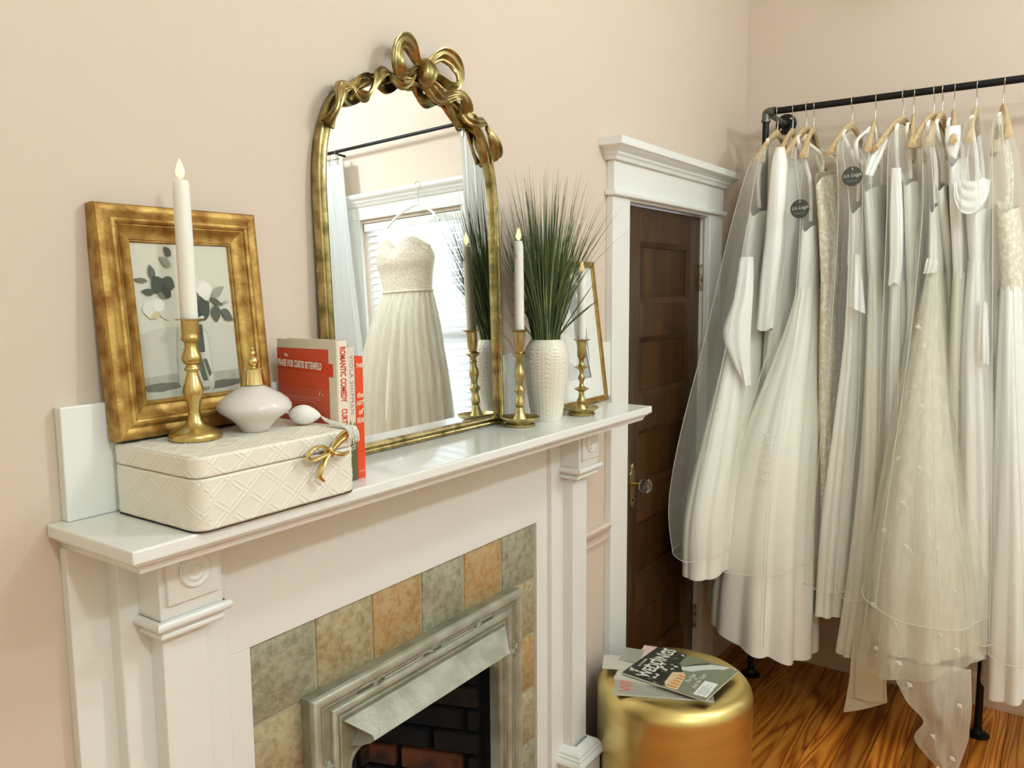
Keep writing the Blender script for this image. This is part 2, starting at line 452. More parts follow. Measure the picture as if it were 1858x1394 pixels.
# ---- window behind the gown in the mirror
wi = thing('window_1', 'white framed window with blinds on the wall past the gown rack', 'window', (XC, (WY0+WY1)/2, WZ0), kind='structure')
del wi['category']
cw = .13
G().box(XC-.022, XC, WY0-cw, WY0, WZ0-.02, WZ1+.02).build('casing_board', m_white, wi, bevel=.002)
G().box(XC-.022, XC, WY1, WY1+cw, WZ0-.02, WZ1+.02).build('casing_board', m_white, wi, bevel=.002)
G().box(XC-.024, XC, WY0-cw, WY1+cw, WZ1+.02, WZ1+.13).build('head_board', m_white, wi, bevel=.002)
R_ = []
for a, z in [(0, 2.345), (.012, 2.35), (.02, 2.362), (.03, 2.372), (.034, 2.38), (.05, 2.392), (.056, 2.40), (.056, 2.418), (0, 2.418)]:
    R_.append([(XC, WY0-cw-a, z), (XC-.024-a, WY0-cw-a, z), (XC-.024-a, WY1+cw+a, z), (XC, WY1+cw+a, z)])
G().rings(R_, False).build('crown', m_white, wi)
G().box(XC-.06, XC, WY0-cw-.03, WY1+cw+.03, WZ0-.045, WZ0-.02).build('sill', m_white, wi, bevel=.004)
for zz0, zz1, xx in ((WZ0, (WZ0+WZ1)/2+.02, XC+.055), ((WZ0+WZ1)/2-.02, WZ1, XC+.085)):
    g = G()
    g.rings([[(xx, WY0, zz0), (xx, WY1, zz0), (xx, WY1, zz1), (xx, WY0, zz1)], [(xx, WY0+.045, zz0+.045), (xx, WY1-.045, zz0+.045), (xx, WY1-.045, zz1-.045), (xx, WY0+.045, zz1-.045)],
             [(xx+.028, WY0+.045, zz0+.045), (xx+.028, WY1-.045, zz0+.045), (xx+.028, WY1-.045, zz1-.045), (xx+.028, WY0+.045, zz1-.045)], [(xx+.028, WY0, zz0), (xx+.028, WY1, zz0), (xx+.028, WY1, zz1), (xx+.028, WY0, zz1)]], True)
    sh = g.build('sash', m_white, wi)
    m_pane = pane_glass()
    G().box(xx+.012, xx+.016, WY0+.04, WY1-.04, zz0+.04, zz1-.04).build('pane', m_pane, sh)

m_blind = sheer('blind_slat_vinyl', S(238, 240, 240), .97)
bl = thing('window_blind', 'white horizontal slat blind behind the hanging beaded gown', 'blind', (XC+.02, (WY0+WY1)/2, WZ0))
G().box(XC+.004, XC+.05, WY0+.006, WY1-.006, WZ1-.05, WZ1-.004).build('head_rail', m_white, bl, bevel=.003)
sl = None
nsl = 33
for i in range(nsl):
    z = WZ0+.03+i*(WZ1-WZ0-.09)/(nsl-1)
    if sl is None:
        g = G(); a = radians(52)
        R_ = []
        for s_ in (-1, -.5, 0, .5, 1):
            c_ = .004*(1-s_*s_)
            R_.append([(s_*.024*cos(a)+c_*sin(a), yy, s_*.024*sin(a)-c_*cos(a)) for yy in (-(WY1-WY0)/2+.01, (WY1-WY0)/2-.01)])
        g.rings(R_, False); sl = g.build('slat', m_blind, bl, local=True, smooth=60, recalc=False); o = sl
    else:
        o = sl.copy(); COL.objects.link(o); o.parent = bl
    o.location = (.008, 0, z-WZ0)

# ================================================================== mantel
FC = 1.396                                     # fireplace centre line
ZS = 1.35                                      # top of the shelf
mt = thing('fireplace_mantel', 'white painted wooden fireplace mantel with pilasters and deep shelf', 'mantel', (FC, D, 0))
G().box(.575, 2.214, 1.032, D, 1.329, ZS).build('shelf', m_white, mt, bevel=.003)
# bed moulding under the shelf
R_ = []
for a, z in [(0.0, 1.3295), (.0, 1.3245), (.006, 1.321), (.011, 1.315), (.012, 1.309), (.03, 1.3085)]:
    i = .008+a
    R_.append([(.575+i, D, z), (.575+i, 1.032+i, z), (2.214-i, 1.032+i, z), (2.214-i, D, z)])
G().rings(R_, False).build('shelf_moulding', m_white, mt, smooth=40)
G().box(.60, 2.19, 1.066, D, 1.3075, 1.3285).build('soffit', m_white, mt)
G().box(.598, 2.357, 1.25, D, ZS+.0003, 1.528).build('backboard', m_white, mt, bevel=.002)
TX0, TX1, TZ = .904, 1.888, 1.036
G().box(.84, 1.952, 1.236, D, TZ, 1.309).build('frieze_board', m_white, mt, bevel=.0012)
G().box(.84, TX0, 1.2362, D, .0, TZ).build('inner_stile', m_white, mt, bevel=.0012)
G().box(TX1, 1.952, 1.2362, D, .0, TZ).build('inner_stile', m_white, mt, bevel=.0012)
for s in (-1, 1):
    X = lambda d: FC+s*d
    bx = lambda g, a, b, *r: g.box(min(X(a), X(b)), max(X(a), X(b)), *r)
    bx(G(), .734, .805, 1.25, D, 0, 1.309).build('side_board', m_white, mt, bevel=.0015)
    bx(G(), .548, .744, 1.2205, D, 0, 1.309).build('backing_board', m_white, mt, bevel=.003, bseg=2)
    g = G(); bx(g, .612, .695, 1.186, 1.223, .27, 1.17)
    pil = g.build('pilaster', m_white, mt, bevel=.0025)
    g = G(); bx(g, .598, .712, 1.158, 1.222, 1.160, 1.309)
    g.build('capital', m_white, pil, bevel=.002)
    g = G(); bx(g, .608, .702, 1.1495, 1.16, 1.205, 1.309)
    pq = g.build('capital_plate', m_white, pil, bevel=.002)
    # rosette
    g = G(); R_ = []
    for r, t in [(.029, 0), (.029, .003), (.0265, .005), (.024, .003), (.0205, .0015), (.018, .0035), (.0155, .0045), (.013, .003), (.010, .002), (.0075, .005), (.004, .0068), (.0005, .007)]:
        R_.append([(X(.653)+r*cos(2*pi*j/40), 1.1495-t, 1.253+r*sin(2*pi*j/40)) for j in range(40)])
    g.rings(R_, True, True, True); g.build('rosette', m_white, pil, smooth=50)
    for zc, rr, pj in ((1.174, .0085, .06), (1.153, .0065, .052)):
        e = .004+pj*.0
        path = [(X(.598-.003), 1.222, zc), (X(.598-.003), 1.158-.003, zc), (X(.712+.003), 1.158-.003, zc), (X(.712+.003), 1.222, zc)]
        if zc < 1.16: path = [(X(.602), 1.222, zc), (X(.602), 1.166, zc), (X(.705), 1.166, zc), (X(.705), 1.222, zc)]
        # half-round moulding with square corners
        R_ = []
        cxm = (path[0][0]+path[2][0])/2
        for q in range(9):
            an = -pi/2+pi*q/8; o = rr*cos(an); zz = zc+rr*sin(an)
            R_.append([(p[0]+(o if p[0] > cxm else -o), p[1]-(o if i_ in (1, 2) else 0), zz) for i_, p in enumerate(path)])
        G().rings(R_, False).build('necking', m_white, pil, smooth=40)
    # plinth and its cap moulding
    g = G(); bx(g, .590, .716, 1.148, 1.2225, 0, .268); g.build('plinth', m_white, pil, bevel=.002)
    x0, x1 = sorted((X(.588), X(.718))); R_ = []
    for a, z in [(0, .256), (.010, .258), (.014, .266), (.010, .275), (.004, .279), (.004, .284), (-.002, .290), (-.002, .294), (-.010, .302), (-.018, .306), (-.024, .309), (-.03, .309)]:
        R_.append([(x0-a, 1.2225, z), (x0-a, 1.148-a, z), (x1+a, 1.148-a, z), (x1+a, 1.2225, z)])
    G().rings(R_, False).build('plinth_cap', m_white, pil, smooth=35)

# ---- tile facing
def tilemat(name, a, b, c):
    if name in MATS: return MATS[name]
    m = M(name, S(*a), rough=.55, col2=S(*b), vscale=13, vsharp=(.30, .72), detail=9, bump=.75, bscale=70)
    for n in [n for n in m.node_tree.nodes if n.type == 'TEX_NOISE']: n.inputs['Roughness'].default_value = .68
    nt = m.node_tree; N = nt.nodes; L = nt.links; bs = N['Principled BSDF']
    oi = N.new('ShaderNodeObjectInfo'); tc = [n for n in N if n.type == 'TEX_COORD'][0]
    sclv = N.new('ShaderNodeVectorMath'); sclv.operation = 'SCALE'; sclv.inputs['Scale'].default_value = 9.7; L.new(oi.outputs['Location'], sclv.inputs[0])
    ad = N.new('ShaderNodeVectorMath'); ad.operation = 'ADD'; L.new(tc.outputs['Object'], ad.inputs[0]); L.new(sclv.outputs[0], ad.inputs[1])
    for n in [n for n in N if n.type == 'MAPPING']: L.new(ad.outputs[0], n.inputs[0])
    nz = N.new('ShaderNodeTexNoise'); nz.inputs['Scale'].default_value = 46; nz.inputs['Detail'].default_value = 6; nz.inputs['Roughness'].default_value = .7; L.new(ad.outputs[0], nz.inputs['Vector'])
    mr = N.new('ShaderNodeMapRange'); mr.inputs[1].default_value = .44; mr.inputs[2].default_value = .70; L.new(nz.outputs['Fac'], mr.inputs[0])
    mx = N.new('ShaderNodeMix'); mx.data_type = 'RGBA'; mx.inputs[7].default_value = S(*c); L.new(mr.outputs[0], mx.inputs[0])
    L.new(bs.inputs['Base Color'].links[0].from_socket, mx.inputs[6]); L.new(mx.outputs[2], bs.inputs['Base Color'])
    return m
T_grey = tilemat('slate_grey_green', (160, 156, 130), (178, 174, 148), (124, 118, 90))
T_tan = tilemat('slate_tan', (176, 158, 118), (188, 178, 146), (146, 122, 80))
T_orn = tilemat('slate_orange', (190, 154, 100), (184, 164, 124), (164, 120, 62))
ts = thing('tile_surround', 'slate tile facing around the fireplace opening in greys and tans', 'tile surround', (FC, 1.25, 0))
G().prism([(TX0, 0), (TX0, TZ), (TX1, TZ), (TX1, 0), (1.70, 0), (1.70, .80), (1.09, .80), (1.09, 0)], lambda a, b: (a, D-.0005, b), lambda a, b: (a, 1.2465, b)).build('grout', M('grout', S(176, 166, 138), rough=.9, bump=.3, bscale=200), ts)
NT = 6; tp = (TX1-TX0)/NT
tile_me = {}
def tile_mesh(mat, var):
    key = (mat.name, var)
    if key in tile_me: return tile_me[key]
    rnd = random.Random(var*7+len(mat.name)); hw = tp/2-.0032
    g = G(); nseg = 4; edge = []
    crn = [(-hw, -hw), (hw, -hw), (hw, hw), (-hw, hw)]
    for i in range(4):
        a, b = crn[i], crn[(i+1) % 4]
        for k_ in range(nseg):
            t = k_/nseg; edge.append((a[0]+(b[0]-a[0])*t+rnd.uniform(-.0012, .0012), a[1]+(b[1]-a[1])*t+rnd.uniform(-.0012, .0012)))
    R_ = [[(x, .010, z) for x, z in edge], [(x, .0015, z) for x, z in edge], [(x*.965, -.001, z*.965) for x, z in edge]]
    g.rings(R_, True, True, True)
    o = g.build('tile', mat, None, smooth=50); me = o.data; COL.objects.unlink(o); bpy.data.objects.remove(o)
    tile_me[key] = me; return me
lay = {}
top = [T_grey, T_tan, T_orn, T_grey, T_orn, T_grey]
for i in range(NT): lay[(i, 0)] = top[i]
for r, m_ in enumerate([T_tan, T_grey, T_orn, T_tan, T_grey, T_tan], 1): lay[(0, r)] = m_
for r, m_ in enumerate([T_tan, T_orn, T_tan, T_grey, T_tan, T_grey], 1): lay[(NT-1, r)] = m_
T_tan2 = T_tan
for (i, r), m_ in lay.items():
    zc = TZ-tp/2-r*tp
    if zc < -.06: continue
    o = bpy.data.objects.new('tile', tile_mesh(m_, (i+r*3) % 5)); link(o, ts)
    o.location = Vector((TX0+tp*(i+.5), 1.2435, max(zc, tp/2-.0)) if zc > .03 else (TX0+tp*(i+.5), 1.2435, zc))-ORG[ts.name]

# ---- cast iron insert
m_iron = M('grey_painted_iron', S(160, 158, 136), rough=.42, metal=.25, col2=S(136, 133, 110), vscale=14, bump=.12, bscale=120)
m_ironhi = M('worn_silver_iron', S(186, 186, 170), rough=.36, metal=.3, col2=S(160, 159, 140), vscale=18, bump=.15, bscale=140)  # paler copy of the iron; light on hood and raised work put into colour
m_irondk = M('dark_iron_edge', S(96, 92, 72), rough=.5, metal=.2)
ins = thing('fireplace_insert', 'grey painted cast iron fireplace surround with hood and relief ornament', 'fireplace insert', (FC, 1.21, 0))
FL, FR, FT = 1.023, 1.769, .882
oL, oR, oT = 1.128, 1.664, .722
arc = []
for k_ in range(9):
    a = pi/2*k_/8
    arc.append((k_, a))
inner = [(oR, 0), (oR, oT-.035)]+[(oR-.045+.045*cos(pi/2*k_/8), oT-.035+.035*sin(pi/2*k_/8)) for k_ in range(1, 9)]
inner += [(oL+.045-.045*sin(pi/2*k_/8), oT-.035+.035*cos(pi/2*k_/8)) for k_ in range(0, 9)]+[(oL, 0)]
outl = [(FL, 0), (FL, FT), (FR, FT), (FR, 0)]+inner
G().prism(outl, lambda a, b: (a, 1.2425, b), lambda a, b: (a, 1.214, b)).build('plate', m_iron, ins)
def bead(name, pts, r, y, mat, seg=10):
    """half-round moulding with mitred corners on the insert's face"""
    R_ = []
    n = len(pts)
    for q in range(seg+1):
        an = pi*q/seg; off = r*cos(an); dy = r*sin(an)
        row = []
        for i, p in enumerate(pts):
            a = Vector(pts[i])-Vector(pts[max(i-1, 0)]); b = Vector(pts[min(i+1, n-1)])-Vector(p)
            a = a.normalized() if a.length else b.normalized(); b = b.normalized() if b.length else a
            na, nb = Vector((-a.y, a.x)), Vector((-b.y, b.x)); m_ = (na+nb).normalized(); m_ = m_/max(.4, m_.dot(na))
            row.append((p[0]+m_.x*off, y-dy, p[1]+m_.y*off))
        R_.append(row)
    return G().rings(R_, False).build(name, mat, ins, smooth=50)
bead('outer_bead', [(FL+.012, 0), (FL+.012, FT-.012), (FR-.012, FT-.012), (FR-.012, 0)], .013, 1.216, m_ironhi)
bead('outer_fillet', [(FL+.03, 0), (FL+.03, FT-.03), (FR-.03, FT-.03), (FR-.03, 0)], .004, 1.2145, m_iron)
bead('inner_bead', [(1.083, 0), (1.083, .832), (1.709, .832), (1.709, 0)], .010, 1.2145, m_ironhi)
bead('inner_fillet', [(1.100, 0), (1.100, .813), (1.692, .813), (1.692, 0)], .005, 1.2145, m_iron)
bead('arch_bead', [(oL-.006, 0)]+[(x-.006 if x < FC else x+.006, z+.006) for x, z in reversed(inner[1:-1])]+[(oR+.006, 0)], .006, 1.2145, m_iron)
# hood
g = G()
for_r = []
for x0, x1, y, z in ((1.104, 1.688, 1.2145, .806), (1.104, 1.688, 1.206, .806), (1.122, 1.670, 1.190, .790), (1.146, 1.646, 1.166, .768), (1.146, 1.646, 1.160, .758), (1.142, 1.650, 1.170, .750), (1.135, 1.657, 1.190, .742), (1.128, 1.664, 1.2145, .737)):
    for_r.append([(x0, 1.2145, z), (x0, y, z), (x1, y, z), (x1, 1.2145, z)])
g.rings(for_r, True, True, True).build('hood', m_ironhi, ins, smooth=30)
# relief ornament
def star(name, cx, cz, r, n, rot, wd=.18, inner_r=.15):
    g = G()
    for k_ in range(n):
        a = rot+2*pi*k_/n; L_ = r*(1.0 if k_ % 2 == 0 else .72)
        d = Vector((cos(a), sin(a))); p = Vector((-d.y, d.x))
        ring = []
        for t, w_, h in ((inner_r, .3, .005), (.5, 1, .008), (.85, .7, .006), (1, .15, .002)):
            q = d*(L_*t); ww = wd*r*w_
            ring.append([(cx+q.x+p.x*ww, 1.2138, cz+q.y+p.y*ww), (cx+q.x, 1.2138-h, cz+q.y), (cx+q.x-p.x*ww, 1.2138, cz+q.y-p.y*ww)])
        g.rings(ring, True, True, True)
    g.lathe([(0, 0)], 3) if False else None
    R_ = [[(cx+q*cos(2*pi*j/12), 1.2138-h, cz+q*sin(2*pi*j/12)) for j in range(12)] for q, h in ((r*.22, 0), (r*.2, .004), (r*.08, .006))]
    g.rings(R_, True, False, True)
    o = g.build(name, m_ironhi, ins, smooth=40); o['kind'] = 'stuff'; return o
G().box(FC-.245, FC+.245, 1.2132, 1.2145, .8395, .8685).build('relief_ground', m_irondk, ins)  # dark panel added to paint shade into the relief's crevices
star('relief_star', 1.068-.012, .722, .024, 8, pi/2); star('relief_star', 1.736, .722, .024, 8, pi/2)
star('relief_star', FC-.185, .854, .026, 8, 0); star('relief_star', FC+.185, .854, .026, 8, 0)
star('relief_rosette', FC, .854, .018, 8, pi/8, .24)
for s in (-1, 1):
    g = G()
    for zz in (.845, .863): g.tube([(FC+s*.035, 1.2130, zz), (FC+s*.163, 1.2130, zz)], .0024, 6)
    for k_ in range(12):
        g.lathe([(0.0001, -.0046), (.0042, -.002), (.0042, .002), (.0001, .0046)], 8, (FC+s*(.042+k_*.0103), 1.2125, .854), False, False)
    for k_ in (0, 1, 2):
        g.tube([(FC+s*(.020+k_*.012), 1.2135, .846), (FC+s*(.032+k_*.012), 1.2135, .862)], .0014, 6)
        g.tube([(FC+s*(.020+k_*.012), 1.2135, .862), (FC+s*(.032+k_*.012), 1.2135, .846)], .0014, 6)
    o = g.build('relief_band', m_ironhi, ins, smooth=40); o['kind'] = 'stuff'
    g = G(); g.tube([(FC+s*.207, 1.2125, .854), (FC+s*.236, 1.2125, .854)], [.003, .0022], 8); g.build('relief_spike', m_ironhi, ins, smooth=40)
    xx = 1.056 if s < 0 else 1.736
    for dx in (-.006, .006):
        G().tube([(xx+dx, 1.2135, .10), (xx+dx, 1.2135, .692)], .0026, 8).build('relief_reed', m_ironhi, ins, smooth=40)

# ---- firebox
fb = thing('firebox', 'sooty brick firebox recessed inside the grey iron surround', 'firebox', (FC, 1.45, 0))
m_soot = M('sooty_mortar', S(13, 11, 9), rough=.95)
G().prism([(1.10, 1.2425), (1.10, 1.30), (1.22, 1.62), (1.572, 1.62), (1.692, 1.30), (1.692, 1.2425), (1.74, 1.2425), (1.74, 1.68), (1.05, 1.68), (1.05, 1.2425)], lambda a, b: (a, b, 0), lambda a, b: (a, b, .82)).build('lining', m_soot, fb)
G().box(1.05, 1.74, 1.25, 1.68, .82, .85).build('throat', m_soot, fb)
m_br = [M('brick_scorched', S(60, 31, 14), rough=.9, col2=S(18, 12, 8), vscale=14, bump=.4, bscale=80),
        M('brick_black', S(24, 17, 12), rough=.95, col2=S(11, 9, 7), vscale=14, bump=.4, bscale=80),
        M('brick_rust', S(122, 64, 24), rough=.9, col2=S(52, 28, 13), vscale=10, bump=.4, bscale=80)]
bm_cache = {}
def brick(mat, L_, loc, rz):
    key = (mat.name, round(L_, 3))
    if key not in bm_cache:
        o = G().box(-L_/2, L_/2, -.012, .012, -.029, .029).build('brick', mat, None, bevel=.003, bseg=1)
        bm_cache[key] = o.data; COL.objects.unlink(o); bpy.data.objects.remove(o)
    o = bpy.data.objects.new('brick', bm_cache[key]); link(o, fb); o.location = Vector(loc)-ORG[fb.name]; o.rotation_euler = (0, 0, rz)
rb = random.Random(3)
for row in range(11):
    z = .035+row*.068
    for a, b_ in (((1.222, 1.612), (1.570, 1.612)), ((1.565, 1.61), (1.685, 1.292)), ((1.107, 1.292), (1.227, 1.61))):
        va, vb = Vector(a), Vector(b_); LL = (vb-va).length; d = (vb-va).normalized(); rz = math.atan2(d.y, d.x)
        s_ = -.10 if row % 2 else 0
        while s_ < LL:
            e0, e1 = max(s_, 0), min(s_+.19, LL)
            if e1-e0 > .03:
                c_ = va+d*((e0+e1)/2)
                mm = rb.choice([m_br[1], m_br[1], m_br[0]]) if (z > .50 or c_.x < 1.45) else rb.choice([m_br[0], m_br[2], m_br[1]])
                brick(mm, (e1-e0)-.01, (c_.x, c_.y, z), rz)
            s_ += .2

# ================================================================== mirror
th = radians(1.6)
mr = thing('wall_mirror', 'arched mirror in an aged gold frame tied with a ribbon bow, standing on the mantel', 'mirror', (1.42, 1.232, ZS+.0005), (-th, 0, 0))
ORG[mr.name] = Vector((1.42, 0, 0))     # local: x about the centre, y depth (front is -y), z height
# outline of the frame's centre line (x in world, z above the shelf)
half = [(1.1315, .011), (1.1315, .25), (1.1300, .45), (1.1300, .56), (1.136, .628), (1.150, .680), (1.176, .730), (1.215, .757), (1.262, .785), (1.315, .805), (1.37, .818), (1.421, .822)]
right = [(1.421+(1.421-x)*1.012, z) for x, z in reversed(half[:-1])]
pl_ = half+right
sm = []
seg_pts = [pl_[0]]+[tuple(p) for p in cat(pl_[1:-1], 70)]+[pl_[-1]]
# frame: moulded section swept round
def sweep(name, pts, prof, mat, parent, closed):
    n = len(pts); R_ = []
    for i, p in enumerate(pts):
        a = Vector(p)-Vector(pts[i-1] if (closed or i > 0) else p); b = Vector(pts[(i+1) % n] if (closed or i < n-1) else p)-Vector(p)
        a = a.normalized() if a.length > 1e-9 else b.normalized(); b = b.normalized() if b.length > 1e-9 else a
        na, nb = Vector((-a.y, a.x)), Vector((-b.y, b.x)); m_ = (na+nb)
        m_ = m_.normalized() if m_.length > 1e-6 else na
        m_ = m_/max(.5, m_.dot(na))
        R_.append([(p[0]+m_.x*o, d, p[1]+m_.y*o) for o, d in prof])
    if closed: R_.append(R_[0])
    return G().rings(R_, True).build(name, mat, parent, smooth=40)
fprof = [(.011, .016), (.0115, .002), (.010, -.003), (.006, -.004), (.004, -.002), (.001, -.001), (-.002, -.004), (-.006, -.006), (-.010, -.004), (-.0125, .004), (-.0125, .016)]
sweep('frame', seg_pts, fprof, m_old, mr, True)
g = G(); ins_ = [(1.421+(x-1.421)*.985, .012+(z-.012)*.992) for x, z in seg_pts]
g.prism([(x, z) for x, z in ins_], lambda a, b: (a, .012, b), lambda a, b: (a, .007, b))
g.build('glass', M('mirror_silver', S(250, 252, 250), rough=.0, metal=1), mr)
g = G(); g.prism([(x, z) for x, z in ins_], lambda a, b: (a, .0165, b), lambda a, b: (a, .0125, b)); g.build('backing', m_irondk, mr)

def ribbon(name, path, width, depth_fn, parent, mat, n=60, thick=.0065, twist=None, grooves=2):
    """flattened, lightly fluted ribbon of cast metal; path of (x, z[, w])"""
    P = cat([p if len(p) == 3 else (p[0], p[1], 1.0) for p in path], n); R_ = []
    for i, p in enumerate(P):
        t = P[min(i+1, n-1)]-P[max(i-1, 0)]; t = Vector((t[0], t[1])); t = t.normalized() if t.length > 1e-9 else Vector((1, 0))
        nn = Vector((-t.y, t.x)); f = i/(n-1); y = depth_fn(f); tw = twist(f) if twist else 0
        hw = width/2*p[2]; ring = []
        m_ = 12
        for k_ in range(m_+1):
            u = -1+2*k_/m_; fl_ = thick*(.55+.45*cos(u*pi*grooves))*(1-u**6*.6)
            a_, b_ = u*hw*cos(tw), u*hw*sin(tw)
            ring.append((p[0]+nn.x*a_, y-fl_+b_, p[1]+nn.y*a_))
        for k_ in range(m_, -1, -1):
            u = -1+2*k_/m_; a_, b_ = u*hw*cos(tw), u*hw*sin(tw)
            ring.append((p[0]+nn.x*a_*.92, y+thick*.6+b_, p[1]+nn.y*a_*.92))
        R_.append(ring)
    return G().rings(R_, True, True, True).build(name, mat, parent, smooth=55)
loopL = [(1.425, .846, .5), (1.402, .868, .85), (1.384, .880, 1), (1.362, .885, 1.1), (1.340, .874, 1.05), (1.331, .850, 1), (1.334, .828, .95), (1.350, .813, .8), (1.376, .822, .6), (1.402, .837, .5), (1.425, .840, .45)]
loopR = [(1.446, .852, .5), (1.468, .872, .8), (1.492, .886, 1), (1.520, .880, 1.05), (1.538, .862, 1), (1.543, .842, .95), (1.536, .824, .75), (1.513, .821, .6), (1.490, .832, .5), (1.46, .840, .45)]
ribbon('bow_loop', loopL, .033, lambda f: -.014-.022*sin(pi*f), mr, m_old, twist=lambda f: .5*sin(2*pi*f))
ribbon('bow_loop', loopR, .033, lambda f: -.014-.022*sin(pi*f), mr, m_old, twist=lambda f: -.5*sin(2*pi*f))
tL = [(1.43, .834, .5), (1.404, .824, .6), (1.386, .806, .8), (1.362, .797, 1), (1.338, .806, 1.05), (1.314, .815, 1), (1.294, .808, .9), (1.281, .790, .8), (1.269, .765, .75), (1.258, .752, .8), (1.238, .747, .9), (1.219, .751, .85), (1.205, .763, .9), (1.188, .758, 1.1), (1.172, .736, 1.25), (1.162, .712, 1.3), (1.152, .694, 1.25), (1.145, .678, 1.2)]
ribbon('ribbon_tail', tL, .028, lambda f: -.010-.012*abs(sin(4*pi*f)), mr, m_old, n=120, twist=lambda f: .7*sin(5*pi*f))
tL2 = [(1.425, .828, .5), (1.39, .832, .7), (1.355, .818, .8), (1.325, .800, .7), (1.30, .792, .8), (1.272, .798, .9), (1.246, .788, .8), (1.226, .768, .7), (1.205, .752, .5)]
ribbon('ribbon_tail', tL2, .018, lambda f: -.002-.006*sin(3*pi*f), mr, m_old, n=80, twist=lambda f: .5*sin(4*pi*f))
tR = [(1.440, .826, .6), (1.462, .806, 1), (1.484, .793, 1.2), (1.512, .797, 1.1), (1.542, .808, 1), (1.568, .806, 1.1), (1.588, .786, 1.2), (1.600, .764, 1.1), (1.624, .757, .9), (1.656, .764, .9), (1.680, .750, .9), (1.690, .724, .9), (1.700, .702, 1.1), (1.713, .678, 1.5)]
ribbon('ribbon_tail', tR, .030, lambda f: -.010-.012*abs(sin(4*pi*f)), mr, m_old, n=120, twist=lambda f: -.6*sin(5*pi*f))
tR2 = [(1.444, .818, .7), (1.470, .790, 1), (1.498, .786, .8), (1.530, .792, .7), (1.556, .768, .8), (1.584, .750, .8), (1.616, .748, .7), (1.638, .740, .7), (1.652, .716, .9), (1.662, .690, 1.1), (1.672, .668, 1.2)]
ribbon('ribbon_tail', tR2, .018, lambda f: -.002-.006*sin(3*pi*f), mr, m_old, n=100, twist=lambda f: .5*sin(4*pi*f))
# knot: wrapped bands
g = G(); R_ = []
for i in range(17):
    u = -1+2*i/16; ring = []
    for j in range(28):
        a = 2*pi*j/28; rr = 1-.28*u*u*0
        rx = .0165*(1-.10*(1-u*u))*(1+.05*cos(u*pi*4)); ry = .017*(1+.05*cos(u*pi*4))
        bul = 1-.22*abs(u)**3; wv = 1+.10*cos(u*pi*5)
        ring.append((1.438+u*.0195+.004*cos(a), -.022+.0205*sin(a)*bul*wv, .836+.0265*cos(a)*bul*wv-u*.004))
    R_.append(ring)
g.rings(R_, True, True, True).build('bow_knot', m_old, mr, smooth=50)

# ================================================================== things on the shelf
# ---- white embossed box
BX0, BX1, BY0, BY1, BZT, BSEAM = .670, .986, 1.0225, 1.2485, 1.4630, 1.4300
jb = thing('jewelry_box', 'cream leather box with embossed lattice and gold bow clasp on the mantel shelf', 'box', ((BX0+BX1)/2, (BY0+BY1)/2, ZS))
m_lea = M('cream_leatherette', S(240, 232, 214), rough=.42, bump=.06, bscale=400)
def rrect(x0, x1, y0, y1, r, step):
    out = []
    def seg(ax, ay, bx_, by_):
        n = max(1, int(sqrt((bx_-ax)**2+(by_-ay)**2)/step)); return [(ax+(bx_-ax)*i/n, ay+(by_-ay)*i/n) for i in range(n)]
    def arc_(cx, cy, a0):
        n = max(3, int(r*pi/2/step)); return [(cx+r*cos(a0+pi/2*i/n), cy+r*sin(a0+pi/2*i/n)) for i in range(n)]
    out += seg(x0+r, y0, x1-r, y0)+arc_(x1-r, y0+r, -pi/2)+seg(x1, y0+r, x1, y1-r)+arc_(x1-r, y1-r, 0)+seg(x1-r, y1, x0+r, y1)+arc_(x0+r, y1-r, pi/2)+seg(x0, y1-r, x0, y0+r)+arc_(x0+r, y0+r, pi)
    return out
def emboss(s_, z):
    """woven lattice: paired ridges along two diagonals, interrupted where strips cross"""
    p = .050; h = 0.0
    for sg in (1, -1):
        t = ((s_*.80+sg*z) / p) % 1.0; q = ((s_*.80-sg*z) / p) % 1.0
        for c_ in (.09, .91):
            d = abs(t-c_)*p
            if d < .0019 and not (.12 < q < .30 and sg == 1):
                h = max(h, .0012*(1-d/.0019))
    return h
def leather(name, z0, z1, inset, capt, parent):
    out = rrect(BX0, BX1, BY0, BY1, .022, .0011); n = len(out); R_ = []
    # arc-length and outward normal
    acc = [0]
    for i in range(n-1): acc.append(acc[-1]+sqrt((out[i+1][0]-out[i][0])**2+(out[i+1][1]-out[i][1])**2))
    nr = []
    for i in range(n):
        a, b = out[i-1], out[(i+1) % n]; tx, ty = b[0]-a[0], b[1]-a[1]; l = sqrt(tx*tx+ty*ty); nr.append((ty/l, -tx/l))
    zz = [z0+(z1-z0)*k_/max(1, round((z1-z0)/.0011)) for k_ in range(round((z1-z0)/.0011)+1)]
    for k_, z in enumerate(zz):
        e = min(z-z0, z1-z); ro = .0035*(1-sqrt(max(0, 1-(1-min(e, .0035)/.0035)**2))) if e < .0035 else 0
        R_.append([(x+nx*(emboss(acc[i], z)-inset-ro), y+ny*(emboss(acc[i], z)-inset-ro), z) for i, ((x, y), (nx, ny)) in enumerate(zip(out, nr))])
    return G().rings(R_, True, True, True).build(name, m_lea, parent, smooth=60)
leather('body', ZS+.002, BSEAM, 0, False, jb)
ld = leather('lid', BSEAM+.0012, BZT-.0012, 0, True, jb)
